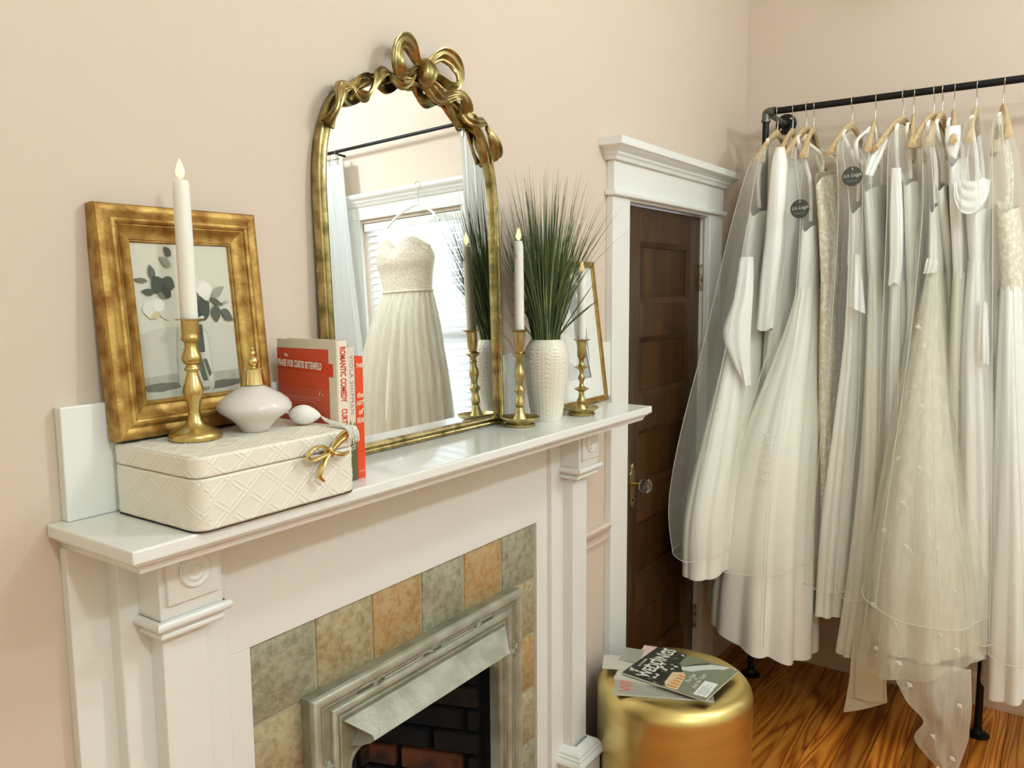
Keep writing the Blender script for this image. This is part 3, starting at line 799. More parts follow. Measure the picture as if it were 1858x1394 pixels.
# embossed top of the lid
g = G(); st = .0013; nx_ = int((BX1-BX0-.010)/st); ny_ = int((BY1-BY0-.010)/st)
R_ = [[(BX0+.005+i*st, BY0+.005+j*st, BZT-.0006+emboss((BX0+i*st), BY0+j*st)*.9) for i in range(nx_+1)] for j in range(ny_+1)]
rr = .02
R_ = [[(p if not (min(p[0]-BX0, BX1-p[0]) < .016 and min(p[1]-BY0, BY1-p[1]) < .016) else (p[0], p[1], BZT-.003)) for p in r] for r in R_]
g.rings(R_, False).build('lid_panel', m_lea, ld, smooth=60)
pth = rrect(BX0+.003, BX1-.003, BY0+.003, BY1-.003, .02, .006)
G().tube([(x, y, BZT-.0016) for x, y in pth], .0016, 6, closed=True).build('lid_piping', m_lea, ld, smooth=60)
pth = rrect(BX0+.001, BX1-.001, BY0+.001, BY1-.001, .021, .006)
G().tube([(x, y, ZS+.001) for x, y in pth], .001, 6, closed=True).build('base_edge', M('dark_felt', S(50, 44, 34), rough=.9), jb, smooth=60)
# gold bow clasp
bc = G().box(.905, .922, BY0-.012, BY0-.001, BSEAM-.006, BSEAM+.008).build('clasp', m_brass, jb, bevel=.002)
m_gold = M('polished_gold', S(226, 204, 142), rough=.1, metal=1)
CX, CZ, CY = .9135, BSEAM+.003, BY0-.010
def clasp(name, path, r):
    P = cat(path, 36); G().tube([(CX+p[0], CY-p[2], CZ+p[1]) for p in P], [r*(.7+.5*sin(pi*i/35)) for i in range(36)], 8, flatx=1.5).build(name, m_gold, bc, smooth=60)
clasp('bow_loop', [(0, .002, .004), (-.022, .014, .008), (-.045, .012, .010), (-.052, .002, .008), (-.042, -.006, .006), (-.02, -.004, .005), (0, 0, .004)], .0030)
clasp('bow_loop', [(0, .002, .004), (.008, .018, .008), (.018, .027, .010), (.028, .030, .009), (.031, .021, .007), (.020, .014, .005), (0, 0, .004)], .0030)
clasp('bow_tail', [(0, 0, .004), (-.012, -.008, .006), (-.022, -.022, .006), (-.026, -.036, .004), (-.016, -.046, .003)], .0034)
clasp('bow_tail', [(0, 0, .004), (.012, -.004, .007), (.026, -.008, .006), (.040, -.006, .004)], .0034)
g = G(); g.tube([(CX-.002, CY-.004, CZ+.007), (CX, CY-.007, CZ+.001), (CX+.001, CY-.004, CZ-.006)], [.0045, .0055, .0045], 12); g.build('bow_knot', m_gold, bc, smooth=60)

# ---- candlesticks and candles
def candlestick(label, loc, prof_foot, prof_stem, prof_cup, mat, foot='base'):
    t = thing('candlestick', label, 'candlestick', loc, group='brass candlesticks on the mantel')
    G().lathe(prof_foot, 56).build(foot, mat, t, smooth=45, local=True)
    G().lathe(prof_stem, 40).build('stem', mat, t, smooth=45, local=True)
    G().lathe(prof_cup, 40).build('socket', mat, t, smooth=45, local=True)
    return t
def candle(label, loc, h, r, tilt=(0, 0)):
    t = thing('candle', label, 'candle', loc, (tilt[0], tilt[1], 0), group='lit taper candles')
    g = G(); g.lathe([(r*.96, 0), (r, .01), (r, h*.5), (r*.95, h-.004), (r*.9, h-.001), (r*.82, h+.0015), (r*.70, h-.001), (r*.55, h-.004), (.0005, h-.0045)], 32)
    g.build('wax', m_wax, t, smooth=60, local=True)
    G().tube([(0, 0, h-.005), (.0004, 0, h+.003), (.0002, 0, h+.006)], .0009, 6).build('wick', m_black, t, smooth=60, local=True)
    fl_ = [(.0008, 0), (.0048, .004), (.0068, .009), (.0066, .0145), (.0048, .021), (.0025, .027), (.0004, .032)]
    G().lathe([(a, b+h+.003) for a, b in fl_], 20).build('flame', m_flame, t, smooth=80, local=True)
    return t
c1 = (.768, 1.166, BZT)
candlestick('brass candlestick with plain domed base standing on the cream box', c1,
    [(.040, 0), (.0413, .002), (.0412, .007), (.039, .011), (.034, .014), (.024, .0185), (.016, .024), (.0125, .031), (.0125, .0315)],
    [(.0125, .031), (.0100, .038), (.0092, .045), (.0096, .052), (.0115, .060), (.0145, .069), (.0162, .076), (.0160, .082), (.0140, .090), (.0110, .100), (.0085, .1085), (.0085, .110), (.0118, .112), (.0125, .1145), (.0112, .117), (.0090, .120), (.0090, .121), (.0142, .125), (.0158, .130), (.0150, .136), (.0118, .143), (.0098, .151), (.0100, .156), (.0102, .157)],
    [(.0102, .157), (.0140, .160), (.0146, .163), (.0140, .167), (.0130, .170), (.0137, .174), (.0137, .190), (.0140, .1925), (.0225, .1932), (.0228, .1945), (.0150, .1952), (.0135, .1945), (.0135, .182), (.0004, .180)], m_brass)
candle('tall ivory taper candle in front of the floral painting', (c1[0], c1[1], BZT+.181), .229, .0133, (0, radians(-.6)))
k2 = .000506; q2 = lambda pts: [(r*.000537, (1340-y)*k2) for r, y in pts]
c2 = (1.708, 1.1685, ZS)
candlestick('tall brass candlestick with dished tray beside the mirror and ribbed vase', c2,
    [(.038, 0), (.040, .002), (.040, .006), (.034, .009), (.034, .010), (.043, .013), (.049, .019), (.0515, .023), (.0505, .0242), (.047, .021), (.040, .0155), (.030, .0135), (.022, .0150), (.0180, .019), (.0180, .0192)],
    q2([(34, 1302), (26, 1285), (20, 1262), (16, 1246), (22, 1236), (23, 1224), (21, 1208), (15, 1186), (15, 1178), (28, 1160), (28.5, 1157), (15, 1140), (14, 1130), (17, 1108), (23, 1092), (25, 1078), (23, 1060), (15, 1040), (13, 1022), (17, 1018), (17, 1012), (13, 1008), (14, 995), (33, 976), (33.5, 973), (19, 960)]),
    q2([(19, 960), (22, 945), (25, 930), (25.5, 880), (27, 860), (44, 852), (45, 849), (30, 847), (25, 849), (25, 868), (1, 872)]), m_antique)
candle('ivory taper candle nearest the mirror, in front of the grass', (c2[0], c2[1], ZS+(1340-870)*k2), .233, .0124, (0, radians(-.3)))
k3 = .000324; q3 = lambda pts: [(r*.000345, (1310-y)*k3) for r, y in pts]
c3 = (1.956, 1.1285, ZS)
candlestick('short brass candlestick with dished tray at the right end of the mantel', c3,
    [(.036, 0), (.0385, .002), (.0385, .005), (.033, .008), (.036, .011), (.046, .0165), (.050, .021), (.049, .0222), (.045, .019), (.038, .014), (.028, .0125), (.018, .014), (.0165, .016), (.0165, .0162)],
    q3([(48, 1262), (38, 1240), (30, 1222), (34, 1208), (36, 1192), (34, 1178), (24, 1158), (22, 1125), (26, 1108), (60, 1088), (61, 1083), (26, 1066), (17, 1048), (16, 1025), (26, 1006), (28, 990), (26, 976), (17, 960), (18, 932), (26, 918), (58, 902), (59, 897), (26, 880), (20, 862), (19, 835), (24, 820)]),
    q3([(24, 820), (34, 806), (35, 792), (36, 780), (37, 700), (39, 672), (70, 662), (72, 657), (45, 654), (36, 657), (36, 690), (1, 695)]), m_antique)
candle('ivory taper candle half hidden behind the grass at the right', (c3[0], c3[1], ZS+(1310-692)*k3), .196, .0122)

# ---- perfume atomiser
pb = thing('perfume_bottle', 'frosted pink glass atomiser bottle with white squeeze bulb on the box', 'perfume bottle', (.868, 1.143, BZT))
m_frost = frosted('frosted_pink_glass', S(253, 243, 234), .80)
G().lathe([(.0005, 0), (.020, 0), (.0235, .0025), (.027, .009), (.036, .019), (.049, .028), (.058, .0345), (.0618, .0405), (.0612, .047), (.056, .055), (.045, .0635), (.032, .071), (.021, .0765), (.0155, .079), (.0150, .082), (.012, .082), (.012, .078), (.028, .070), (.050, .056), (.0575, .047), (.0575, .041), (.045, .029), (.025, .0135), (.018, .008), (.0005, .007)], 64, cap0=False, cap1=False).build('flask', m_frost, pb, smooth=60, local=True)
G().lathe([(.0005, .0078), (.018, .0083), (.0262, .0148), (.0275, .017), (.0005, .017)], 40).build('perfume', M('rose_liquid', S(236, 176, 140), rough=.2), pb, smooth=50, local=True)
col_ = G().lathe([(.016, .080), (.0185, .0805), (.0170, .090), (.0155, .104), (.0155, .1065), (.0130, .108), (.0003, .108)], 48).build('collar', m_gold, pb, smooth=40, local=True)
G().lathe([(.0003, .107), (.006, .108), (.004, .111), (.0085, .115), (.0098, .120), (.0080, .125), (.0038, .128), (.0052, .131), (.0058, .134), (.0040, .1375), (.0024, .1385), (.0036, .1405), (.0026, .1435), (.0003, .1445)], 28).build('finial', m_gold, pb, smooth=50, local=True)
m_yarn = M('white_knit', S(246, 242, 232), rough=.85, bump=.5, bscale=500)
G().tube([(.054, .012, .046), (.062, .008, .036), (.068, .004, .024), (.074, -.004, .020)], .0018, 8).build('hose', m_yarn, pb, smooth=60, local=True)
P = [(.070+.034*t, -.001-.047*t, .0205-.004*t) for t in [i/16 for i in range(17)]]
G().tube(P, [.0005+.0172*sin(pi*(i/16)**.9)**.75 for i in range(17)], 28).build('bulb', m_yarn, pb, smooth=70, local=True)
g = G(); rt = random.Random(5)
for k_ in range(70):
    a = rt.uniform(-1, 1); b = rt.uniform(-1, 1); L_ = rt.uniform(.026, .038)
    p0 = (.1035, -.047, .0165)
    p1 = (.103+.003*b, -.066+.003*a, .0075+.003*rt.random())
    p2 = (.101+.007*b, -.098+.005*a, .0030+.003*rt.random())
    p3 = (.104+.011*b, -.1225-.003*rt.random(), .0030-.003*rt.random())
    p4 = (.105+.014*b, -.1255-.004*rt.random(), -.006-L_*.55*rt.random())
    g.tube([tuple(q) for q in cat([p0, p1, p2, p3, p4], 9)], .0007, 4)
o = g.build('tassel', m_yarn, pb, smooth=60, local=True); o['kind'] = 'stuff'

# ---- gold framed flower painting
GW, GH = .300, .374
gf = thing('picture_frame', 'wide gold leaf frame holding a grey floral painting, leaning on the wall', 'picture frame', (.8165, 1.2205, BZT+.0042), (-radians(5.2), 0, 0))
ORG[gf.name] = Vector((0, 0, 0))
m_leaf = M('gold_leaf', S(192, 156, 84), rough=.46, metal=.65, col2=S(142, 96, 38), vscale=34, vsharp=(.38, .66), detail=8, rough2=.5, bump=.18, bscale=160)
m_leaf2 = M('gold_leaf_bright', S(204, 174, 104), rough=.42, metal=.65, col2=S(170, 132, 64), vscale=22, vsharp=(.4, .7), rough2=.45, bump=.15, bscale=200)
def mitred(name, w_, h_, prof, mats, parent):
    """four mitred rails; prof = (distance from outer edge, height towards the viewer)"""
    cor = [(-w_/2, 0), (w_/2, 0), (w_/2, h_), (-w_/2, h_)]; inn = [(1, 1), (-1, 1), (-1, -1), (1, -1)]
    for i in range(4):
        a, b = cor[i], cor[(i+1) % 4]; ia, ib = inn[i], inn[(i+1) % 4]
        R_ = [[(a[0]+ia[0]*d, -t, a[1]+ia[1]*d), (b[0]+ib[0]*d, -t, b[1]+ib[1]*d)] for d, t in prof]
        g = G().rings(R_+[R_[0]], False)
        n = len(prof); g.add([r[0] for r in R_], [tuple(range(n))]); g.add([r[1] for r in R_], [tuple(range(n-1, -1, -1))])
        g.build(name, mats, parent, smooth=32)
mitred('frame_rail', GW, GH, [(0, -.022), (0, .004), (.003, .008), (.007, .0095), (.013, .0085), (.018, .0070), (.0205, .0085), (.0235, .0125), (.0275, .0138), (.031, .0122), (.0325, .0088), (.034, .0088), (.036, .0070), (.040, .0030), (.0455, .0002), (.051, -.0005), (.0535, .0012), (.0545, .0012), (.0555, -.0015), (.0575, -.0015), (.0585, -.0045), (.0595, -.006), (.0595, -.022)], m_leaf, gf)
mitred('frame_slip', GW-.062, GH-.062, [(0, -.002), (.0005, .0045), (.0125, .0005), (.0195, -.0012), (.0195, -.004), (0, -.004)], m_leaf2, gf)
for o in gf.children:
    if o.name.startswith('frame_slip'): o.location = (0, .0, .031)
pw, ph = GW-.112, GH-.112
fnp = lambda u, v, h: (-pw/2+pw*u, .0062-h, .056+ph*v)
def uv(x, y):
    u = (x-65-(y-15)*.1045)/(820-(y-15)*.04); v = 1-(y-15)/(1340-115*u); return (min(max(u, 0), 1), min(max(v, 0), 1))
pp = []
C_bg = (212, 208, 188)
pp.append(([(0, 0), (1, 0), (1, 1), (0, 1)], C_bg))
pp.append(([(0, .12), (.4, .13), (1, .11), (1, .45), (.6, .5), (0, .42)], (200, 196, 180)))
pp.append(([(0, 0), (1, 0), (1, .155), (.72, .15), (.4, .165), (0, .15)], (172, 168, 150)))
pp.append(([(0, .0), (1, 0), (1, .09), (.6, .07), (.3, .085), (0, .06)], (186, 182, 164)))
pp.append((blob(*uv(330, 1225), .19, .028, 0, 16, .15, 1), (112, 108, 94)))
pp.append((blob(*uv(800, 1185), .22, .028, .05, 16, .15, 2), (104, 100, 86)))
pp.append(([uv(x, y) for x, y in ((440, 720), (640, 680), (690, 760), (735, 1150), (725, 1225), (640, 1255), (520, 1245), (455, 1200), (440, 1000))], (188, 186, 168)))
pp.append(([uv(x, y) for x, y in ((620, 720), (680, 780), (720, 1150), (700, 1180), (660, 1000))], (206, 204, 188)))
for k_, q in enumerate([((590, 690), (640, 690), (660, 920), (600, 930)), ((560, 900), (610, 880), (680, 1160), (640, 1165)), ((640, 980), (670, 975), (710, 1100), (690, 1130)), ((480, 900), (500, 900), (560, 1150), (540, 1160))]):
    pp.append(([uv(*p) for p in q], [(74, 76, 62), (88, 90, 74), (96, 98, 82), (110, 110, 94)][k_]))
pp.append((blob(*uv(580, 1245), .15, .016, .03, 14, .1, 8), (130, 128, 110)))
for k_, (x, y, rx, ry) in enumerate([(260, 570, .10, .058), (370, 590, .085, .055), (640, 410, .11, .07), (560, 330, .07, .06), (300, 545, .06, .035), (660, 395, .07, .045)]):
    pp.append((blob(*uv(x, y), rx, ry, .2, 16, .12, 20+k_), [(222, 218, 200), (214, 210, 194), (226, 222, 206), (218, 214, 198), (232, 228, 212), (234, 231, 217)][k_]))
pp.append((blob(*uv(275, 625), .055, .02, .3, 12, .2, 31), (206, 186, 140)))
pp.append((blob(*uv(620, 560), .105, .085, .1, 16, .14, 40), (70, 74, 60)))
pp.append((blob(*uv(590, 600), .06, .05, .1, 12, .2, 41), (56, 60, 48)))
for x0, y0, x1, y1, wd, c_ in [(395, 130, 340, 55, .028, (80, 84, 70)), (395, 215, 300, 140, .030, (146, 146, 130)), (260, 330, 225, 205, .032, (98, 100, 86)), (320, 430, 245, 300, .062, (70, 76, 62)), (215, 345, 105, 335, .016, (110, 112, 96)), (420, 385, 315, 325, .048, (78, 82, 68)), (265, 440, 165, 430, .022, (80, 84, 70)), (390, 470, 325, 395, .036, (62, 66, 54)), (345, 480, 290, 440, .016, (120, 120, 104)), (715, 460, 830, 365, .032, (152, 152, 134)), (700, 470, 815, 525, .020, (84, 88, 72)), (745, 520, 760, 670, .050, (82, 88, 72)), (795, 560, 900, 650, .036, (92, 98, 82)), (800, 500, 865, 490, .010, (170, 168, 150)), (560, 440, 620, 480, .03, (90, 94, 78))]:
    a, b = uv(x0, y0), uv(x1, y1); pp.append((leafshape(a[0], a[1], b[0], b[1], wd), c_))
pp.append((blob(*uv(625, 635), .035, .012, .1, 10, .3, 50), (214, 212, 196)))
art('painting', pp, gf, fnp)
G().box(-pw/2-.005, pw/2+.005, .0064, .0085, .051, .061+ph).build('backing_board', M('card_board', S(150, 130, 100), rough=.9), gf)

# ---- three books
def book(label, x0, x1, y0, y1, z1, m_cover, lean=0):
    t = thing('book', label, 'book', ((x0+x1)/2, (y0+y1)/2, ZS), group='books standing by the mirror')
    c_ = .0016
    g = G()
    g.prism([(x0, y1), (x0, y0+.002), (x0+.002, y0), (x1-.002, y0), (x1, y0+.002), (x1, y1), (x1-c_, y1), (x1-c_, y0+c_*1.6), (x0+c_, y0+c_*1.6), (x0+c_, y1)], lambda a, b: (a, b, ZS+.0004), lambda a, b: (a, b, z1))
    g.build('cover', m_cover, t)
    G().box(x0+c_, x1-c_, y0+c_*1.7, y1-.004, ZS+.003, z1-.004).build('pages', m_paper, t)
    return t
m_cream = M('cream_cover', S(236, 222, 198), rough=.45)
m_oran = M('orange_cover', S(226, 76, 34), rough=.4)
YB = 1.083
b1 = book('cream and orange hardback standing next to the cream box', .9985, 1.0245, 1.078, 1.240, 1.6120, m_cream)
ORANGE = (222, 82, 44)
fb1 = lambda u, v, h: (.9985-.0003-h, 1.240-(1.240-1.078)*u, ZS+(1.6120-ZS)*v)
art('cover_print', [([(.0, .0), (.865, .0), (.865, .937), (.0, .937)], (216, 96, 66)), ([(0, .66), (.865, .66), (.865, .937), (0, .937)], (220, 84, 48)), ([(.0, .872), (.935, .838), (.935, .748), (.865, .748), (.865, .762), (0, .79)], (226, 76, 32)),
    *[([(.14, y), (.14+w_, y-.004), (.14+w_, y-.0085), (.14, y-.0045)], (236, 160, 138)) for y, w_ in ((.60, .56), (.585, .58), (.57, .5), (.48, .56), (.465, .58), (.45, .52), (.435, .5), (.34, .56), (.325, .5))],
    *[([(.28, y), (.28+w_, y-.003), (.28+w_, y-.010), (.28, y-.007)], (150, 60, 40)) for y, w_ in ((.535, .3), (.405, .26))],
    ([(.72, .645), (.735, .645), (.71, .61), (.70, .61)], (240, 226, 204)), ([(.76, .625), (.775, .625), (.765, .61), (.755, .61)], (240, 226, 204))], b1, fb1)
text('lettering', 'PRAISE FOR CURTIS SITTENFELD', .0178, flat((250, 238, 216)), b1, fb1(.40, .822, .0030), (0, -1, -.035), (0, -.035, 1), depth=.0002, sx=.47, bold=.0005)
G().prism(blob(0, 0, .006, .004, .4, 8, .3, 3), lambda a, b: (fb1(.17, .885, .0020)[0], fb1(.17, .885, 0)[1]+a, fb1(.17, .885, 0)[2]+b), lambda a, b: (fb1(.17, .885, .0024)[0], fb1(.17, .885, 0)[1]+a, fb1(.17, .885, 0)[2]+b)).build('emblem', flat((240, 190, 160)), b1)
text('spine_title', 'ROMANTIC COMEDY', .0185, flat((204, 66, 36)), b1, (1.0118, 1.078-.0003, 1.5510), (0, 0, -1), (1, 0, 0), sx=.56, bold=.0006, depth=.0002)
text('spine_author', 'CURTIS SITTENFELD', .0185, flat((204, 66, 36)), b1, (1.0118, 1.078-.0003, 1.4885), (0, 0, -1), (1, 0, 0), sx=.56, bold=.0006, depth=.0002, align='LEFT')
b2 = book('pale cream hardback with grey spine lettering between two other books', 1.0255, 1.0470, YB, 1.238, 1.5990, M('pale_cover', S(226, 212, 192), rough=.5))
text('spine_author', 'VIOLA SHIPMAN', .0135, flat((150, 146, 134)), b2, (1.0372, YB-.0003, 1.5290), (0, 0, -1), (1, 0, 0), sx=1.02, depth=.0002, space=1.12)
fs2 = lambda u, v, h: (1.0262+.0200*u, YB-.0003-h, ZS+.2300*v)
art('spine_print', [([(0, 0), (1, 0), (1, .44), (.8, .48), (.5, .45), (.3, .5), (0, .46)], (150, 142, 96)), ([(0, 0), (1, 0), (1, .3), (.5, .36), (0, .3)], (96, 90, 60)), ([(0, .30), (.4, .33), (.2, .42), (0, .40)], (186, 176, 132)), ([(.5, .36), (.9, .34), (.8, .43), (.6, .44)], (176, 170, 120))], b2, fs2)
text('spine_title', 'A NOVEL', .012, flat((236, 226, 206)), b2, (1.0372, YB-.0012, 1.4305), (0, 0, -1), (1, 0, 0), sx=1.0, depth=.0002)
b3 = book('slim orange paperback with white lettering nearest the mirror glass', 1.0482, 1.0700, YB+.002, 1.225, 1.5795, m_oran)
for tx, sz, zz, sh in (('THIS', .0105, 1.5625, .2), ('the', .0145, 1.5075, .25), ('ART', .0125, 1.4925, 0), ('of', .0155, 1.4765, .25), ('FEELING', .0135, 1.460, 0)):
    text('spine_title', tx, sz, flat((244, 226, 206)), b3, (1.0591, YB+.0017, zz), (1, 0, 0), (0, 0, 1), shear=sh, sx=.80 if tx != 'FEELING' else .36, depth=.0002, bold=.0002)
text('publisher_mark', 'BOOKS', .004, flat((244, 200, 170)), b3, (1.0591, YB+.0017, 1.364), (1, 0, 0), (0, 0, 1), depth=.0002)

# ---- ribbed vase and grass
vz = thing('vase', 'cream ceramic vase with cable knit relief holding tall grass', 'vase', (1.8205, 1.1585, ZS))
m_cer = M('cream_glaze', S(234, 226, 206), rough=.28, coat=.3)
vp = cat([(.0385, 0), (.0405, .004), (.0445, .03), (.0515, .075), (.0575, .115), (.0605, .150), (.0595, .178), (.054, .198), (.0455, .212), (.0425, .2175)], 110)
seg = 192; R_ = []
for i, p in enumerate(vp):
    r, z = p; ring = []
    env = min(1, max(0, (z-.006)/.01))*min(1, max(0, (.208-z)/.012))
    for j in range(seg):
        a = j/seg*16; f = a % 1.0; kind_ = int(a) % 2
        rib = .0012*max(0, 1-abs(f-.02)/.08)+.0012*max(0, 1-abs(f-.98)/.08)
        if kind_ == 0: pat = .0017*max(0, cos(2*pi*(z/.0085)))*max(0, cos((f-.5)*pi*1.25))**1.5
        else: pat = .0016*max(0, cos(2*pi*(z/.0125+abs(f-.5)*1.3)))*max(0, cos((f-.5)*pi*1.1))
        rr_ = r+env*(rib+pat); an = 2*pi*j/seg
        ring.append((rr_*cos(an), rr_*sin(an), z))
    R_.append(ring)
for r, z in ((.0405, .2185), (.0380, .2165), (.040, .200), (.05, .17), (.05, .09), (.036, .008)):
    R_.append([(r*cos(2*pi*j/seg), r*sin(2*pi*j/seg), z) for j in range(seg)])
G().rings(R_, True, True, True).build('body', m_cer, vz, smooth=60, local=True)
gr = thing('artificial_grass', 'tall dark green ornamental grass standing in the ribbed vase', 'grass', (1.8205, 1.1585, ZS+.06))
m_gr = M('grass_green', S(96, 112, 66), rough=.5, col2=S(56, 74, 44), vscale=5, stretch=(9, 9, 1))
m_gr2 = M('grass_light', S(150, 162, 108), rough=.5, col2=S(80, 100, 58), vscale=5)
rg = random.Random(21)
VX, VY = 1.8205, 1.1585
def room_y(x, y, z):
    lim = 1.236 if x < 1.735 else 1.262
    return y if y < lim-.03 else lim-.03+.028*(1-math.exp(-(y-lim+.03)/.03))
def blade(g, az, sp, L_, wd, bend, r0):
    n = 9; d = Vector((cos(az), sin(az), 0)); p0 = Vector((VX+cos(az)*r0, VY+sin(az)*r0, ZS+.075))
    side = Vector((-sin(az+rg.uniform(-.9, .9)), cos(az+rg.uniform(-.9, .9)), 0)).normalized()
    R_ = []; H0 = .14
    for i in range(n+1):
        t = i/n
        if t < .28:
            q = p0+Vector((0, 0, t/.28*.14))+d*(.010*t/.28)
        else:
            s_ = (t-.28)/.72; a = sp*(.55+bend*s_)
            q = p0+Vector((0, 0, .14))+d*(.010+L_*s_*sin(a))+Vector((0, 0, L_*s_*cos(a)))
        w_ = wd*(1-.93*t**2.2)
        y_ = room_y(q.x, q.y, q.z)
        c_ = Vector((q.x, y_, q.z))
        R_.append([tuple(c_-side*w_), tuple(c_+d*(w_*.35)), tuple(c_+side*w_)])
    g.rings(R_, False)
g1, g2 = G(), G()
for k_ in range(560):
    az = rg.uniform(0, 2*pi); u = rg.random()
    sp = .04+.46*u**1.0; L_ = rg.uniform(.24, .47)*(1-.18*u)
    blade(g1 if k_ % 4 else g2, az, sp, L_, rg.uniform(.0012, .0028), rg.uniform(.1, .7), rg.uniform(.0, .026))
for k_ in range(26):   # a few long arching ones
    az = rg.uniform(0, 2*pi); blade(g1, az, rg.uniform(.4, .62), rg.uniform(.3, .42), .0013, rg.uniform(.4, 1.0), rg.uniform(.01, .026))
o = g1.build('grass_blades', m_gr, gr, smooth=60, recalc=False); o['kind'] = 'stuff'
o = g2.build('pale_grass_blades', m_gr2, gr, smooth=60, recalc=False); o['kind'] = 'stuff'
def leaf(p0, p1, p2, wd, mat):
    P = cat([p0, p1, p2], 16); R_ = []
    for i, p in enumerate(P):
        t = i/15; tv = Vector(P[min(i+1, 15)]-P[max(i-1, 0)]).normalized(); sd = tv.cross(Vector((.55, -.8, .1))).normalized(); w_ = wd*(sin(pi*min(1, .12+.88*t)**.9)**.8 if t < 1 else 0.02)
        nrm = tv.cross(sd)
        R_.append([tuple(Vector(p)-sd*w_), tuple(Vector(p)+nrm*w_*.35), tuple(Vector(p)+sd*w_), tuple(Vector(p)+nrm*(w_*.35+.0006))])
    G().rings(R_, True, True, True).build('leaf', mat, gr, smooth=60)
leaf((1.835, 1.150, 1.552), (1.885, 1.120, 1.612), (1.962, 1.085, 1.668), .0075, m_gr)
leaf((1.832, 1.145, 1.55), (1.870, 1.100, 1.640), (1.915, 1.070, 1.712), .0065, m_gr)
leaf((1.80, 1.165, 1.55), (1.778, 1.185, 1.625), (1.730, 1.205, 1.678), .007, m_gr)
leaf((1.81, 1.145, 1.55), (1.800, 1.118, 1.62), (1.782, 1.100, 1.665), .006, m_gr)
leaf((1.80, 1.17, 1.55), (1.755, 1.18, 1.60), (1.705, 1.190, 1.640), .0055, m_gr)
leaf((1.825, 1.14, 1.55), (1.842, 1.105, 1.64), (1.858, 1.095, 1.70), .006, m_gr2)

# ---- slim gold frame at the end of the shelf
f2 = thing('picture_frame', 'slim gold frame with white mat behind the short candlestick', 'picture frame', (2.108, 1.2035, ZS+.0022), (-radians(7.4), 0, 0))
ORG[f2.name] = Vector((0, 0, 0))
m_g3 = M('flat_gold_frame', S(190, 156, 86), rough=.36, metal=.8, col2=S(156, 118, 56), vscale=30)
FW, FH = .292, .436
mitred('frame_rail', FW, FH, [(0, -.016), (0, .002), (.001, .003), (.0165, .003), (.0175, .002), (.0175, -.016)], m_g3, f2)
fn2 = lambda u, v, h: (-.130+.260*u, .0025-h, .014+.408*v)
art('photograph_print', [([(0, 0), (1, 0), (1, 1), (0, 1)], (232, 229, 218)), ([(.22, .16), (.74, .16), (.74, .86), (.22, .86)], (150, 150, 144)), ([(.22, .16), (.5, .16), (.46, .5), (.36, .86), (.22, .86)], (206, 204, 196)), ([(.22, .3), (.42, .26), (.48, .4), (.4, .52), (.22, .5)], (226, 224, 216)), ([(.28, .5), (.44, .46), (.47, .6), (.33, .64)], (216, 213, 204)),
    ([(.70, .16), (.74, .16), (.62, .62), (.58, .6)], (120, 122, 118)), ([(.74, .16), (.76, .155), (.60, .80), (.585, .78)], (240, 238, 228)), ([(.5, .16), (.70, .17), (.60, .5), (.54, .42)], (172, 172, 164))], f2, fn2)
G().box(-.132, .132, .0028, .013, .012, .424).build('backing_board', MATS['card_board'], f2)

# ================================================================== stool and magazines
STX, STY, STZ, STR = 2.295, .982, .474, .243
m_stool = M('brushed_brass_drum', S(232, 208, 136), rough=.32, metal=1, col2=S(220, 194, 122), vscale=3, rough2=.38, stretch=(1, 1, 6))
sto = thing('side_stool', 'round brushed brass drum stool on the pine floor by the door', 'stool', (STX, STY, 0))
prof = [(.236, 0), (STR, .004), (STR, .06), (STR, .25), (STR, STZ-.05)]
prof += [(STR-.045+.045*cos(pi/2*k_/10), STZ-.045+.047*sin(pi/2*k_/10)) for k_ in range(1, 11)]
prof += [(.185, STZ+.0022), (.10, STZ+.0022), (.0005, STZ+.0022)]
G().lathe(prof, 96, cap0=True, cap1=False).build('drum', m_stool, sto, smooth=60, local=True)
G().lathe([(.20, -.0), (.226, .0002), (.226, .008), (.20, .008)], 64).build('foot_ring', m_black, sto, smooth=40, local=True)

ZM = STZ+.0026
def magazine(label, loc, w_, h_, t_, rz, cover, page=None, group='magazines on the stool'):
    o = thing('magazine', label, 'magazine', loc, (0, 0, rz), group=group)
    ORG[o.name] = Vector((0, 0, 0))
    G().box(0, w_, 0, h_, .0004, t_-.0004).build('pages', m_paper, o)
    g = G(); g.prism([(0, .0), (w_, 0), (w_, .0004), (0, .0004)], lambda a, b: (a, 0, b), lambda a, b: (a, h_, b)); g.build('back_cover', cover, o)
    g = G(); g.prism([(0, t_-.0004), (w_, t_-.0004), (w_, t_), (0, t_)], lambda a, b: (a, 0, b), lambda a, b: (a, h_, b)); g.build('front_cover', cover, o)
    return o
mg_grey = M('magazine_grey', S(168, 164, 150), rough=.35, coat=.2)
mg_pale = M('magazine_pale', S(206, 200, 184), rough=.35, coat=.2)
mg_sage = M('magazine_sage', S(126, 130, 104), rough=.3, coat=.3)
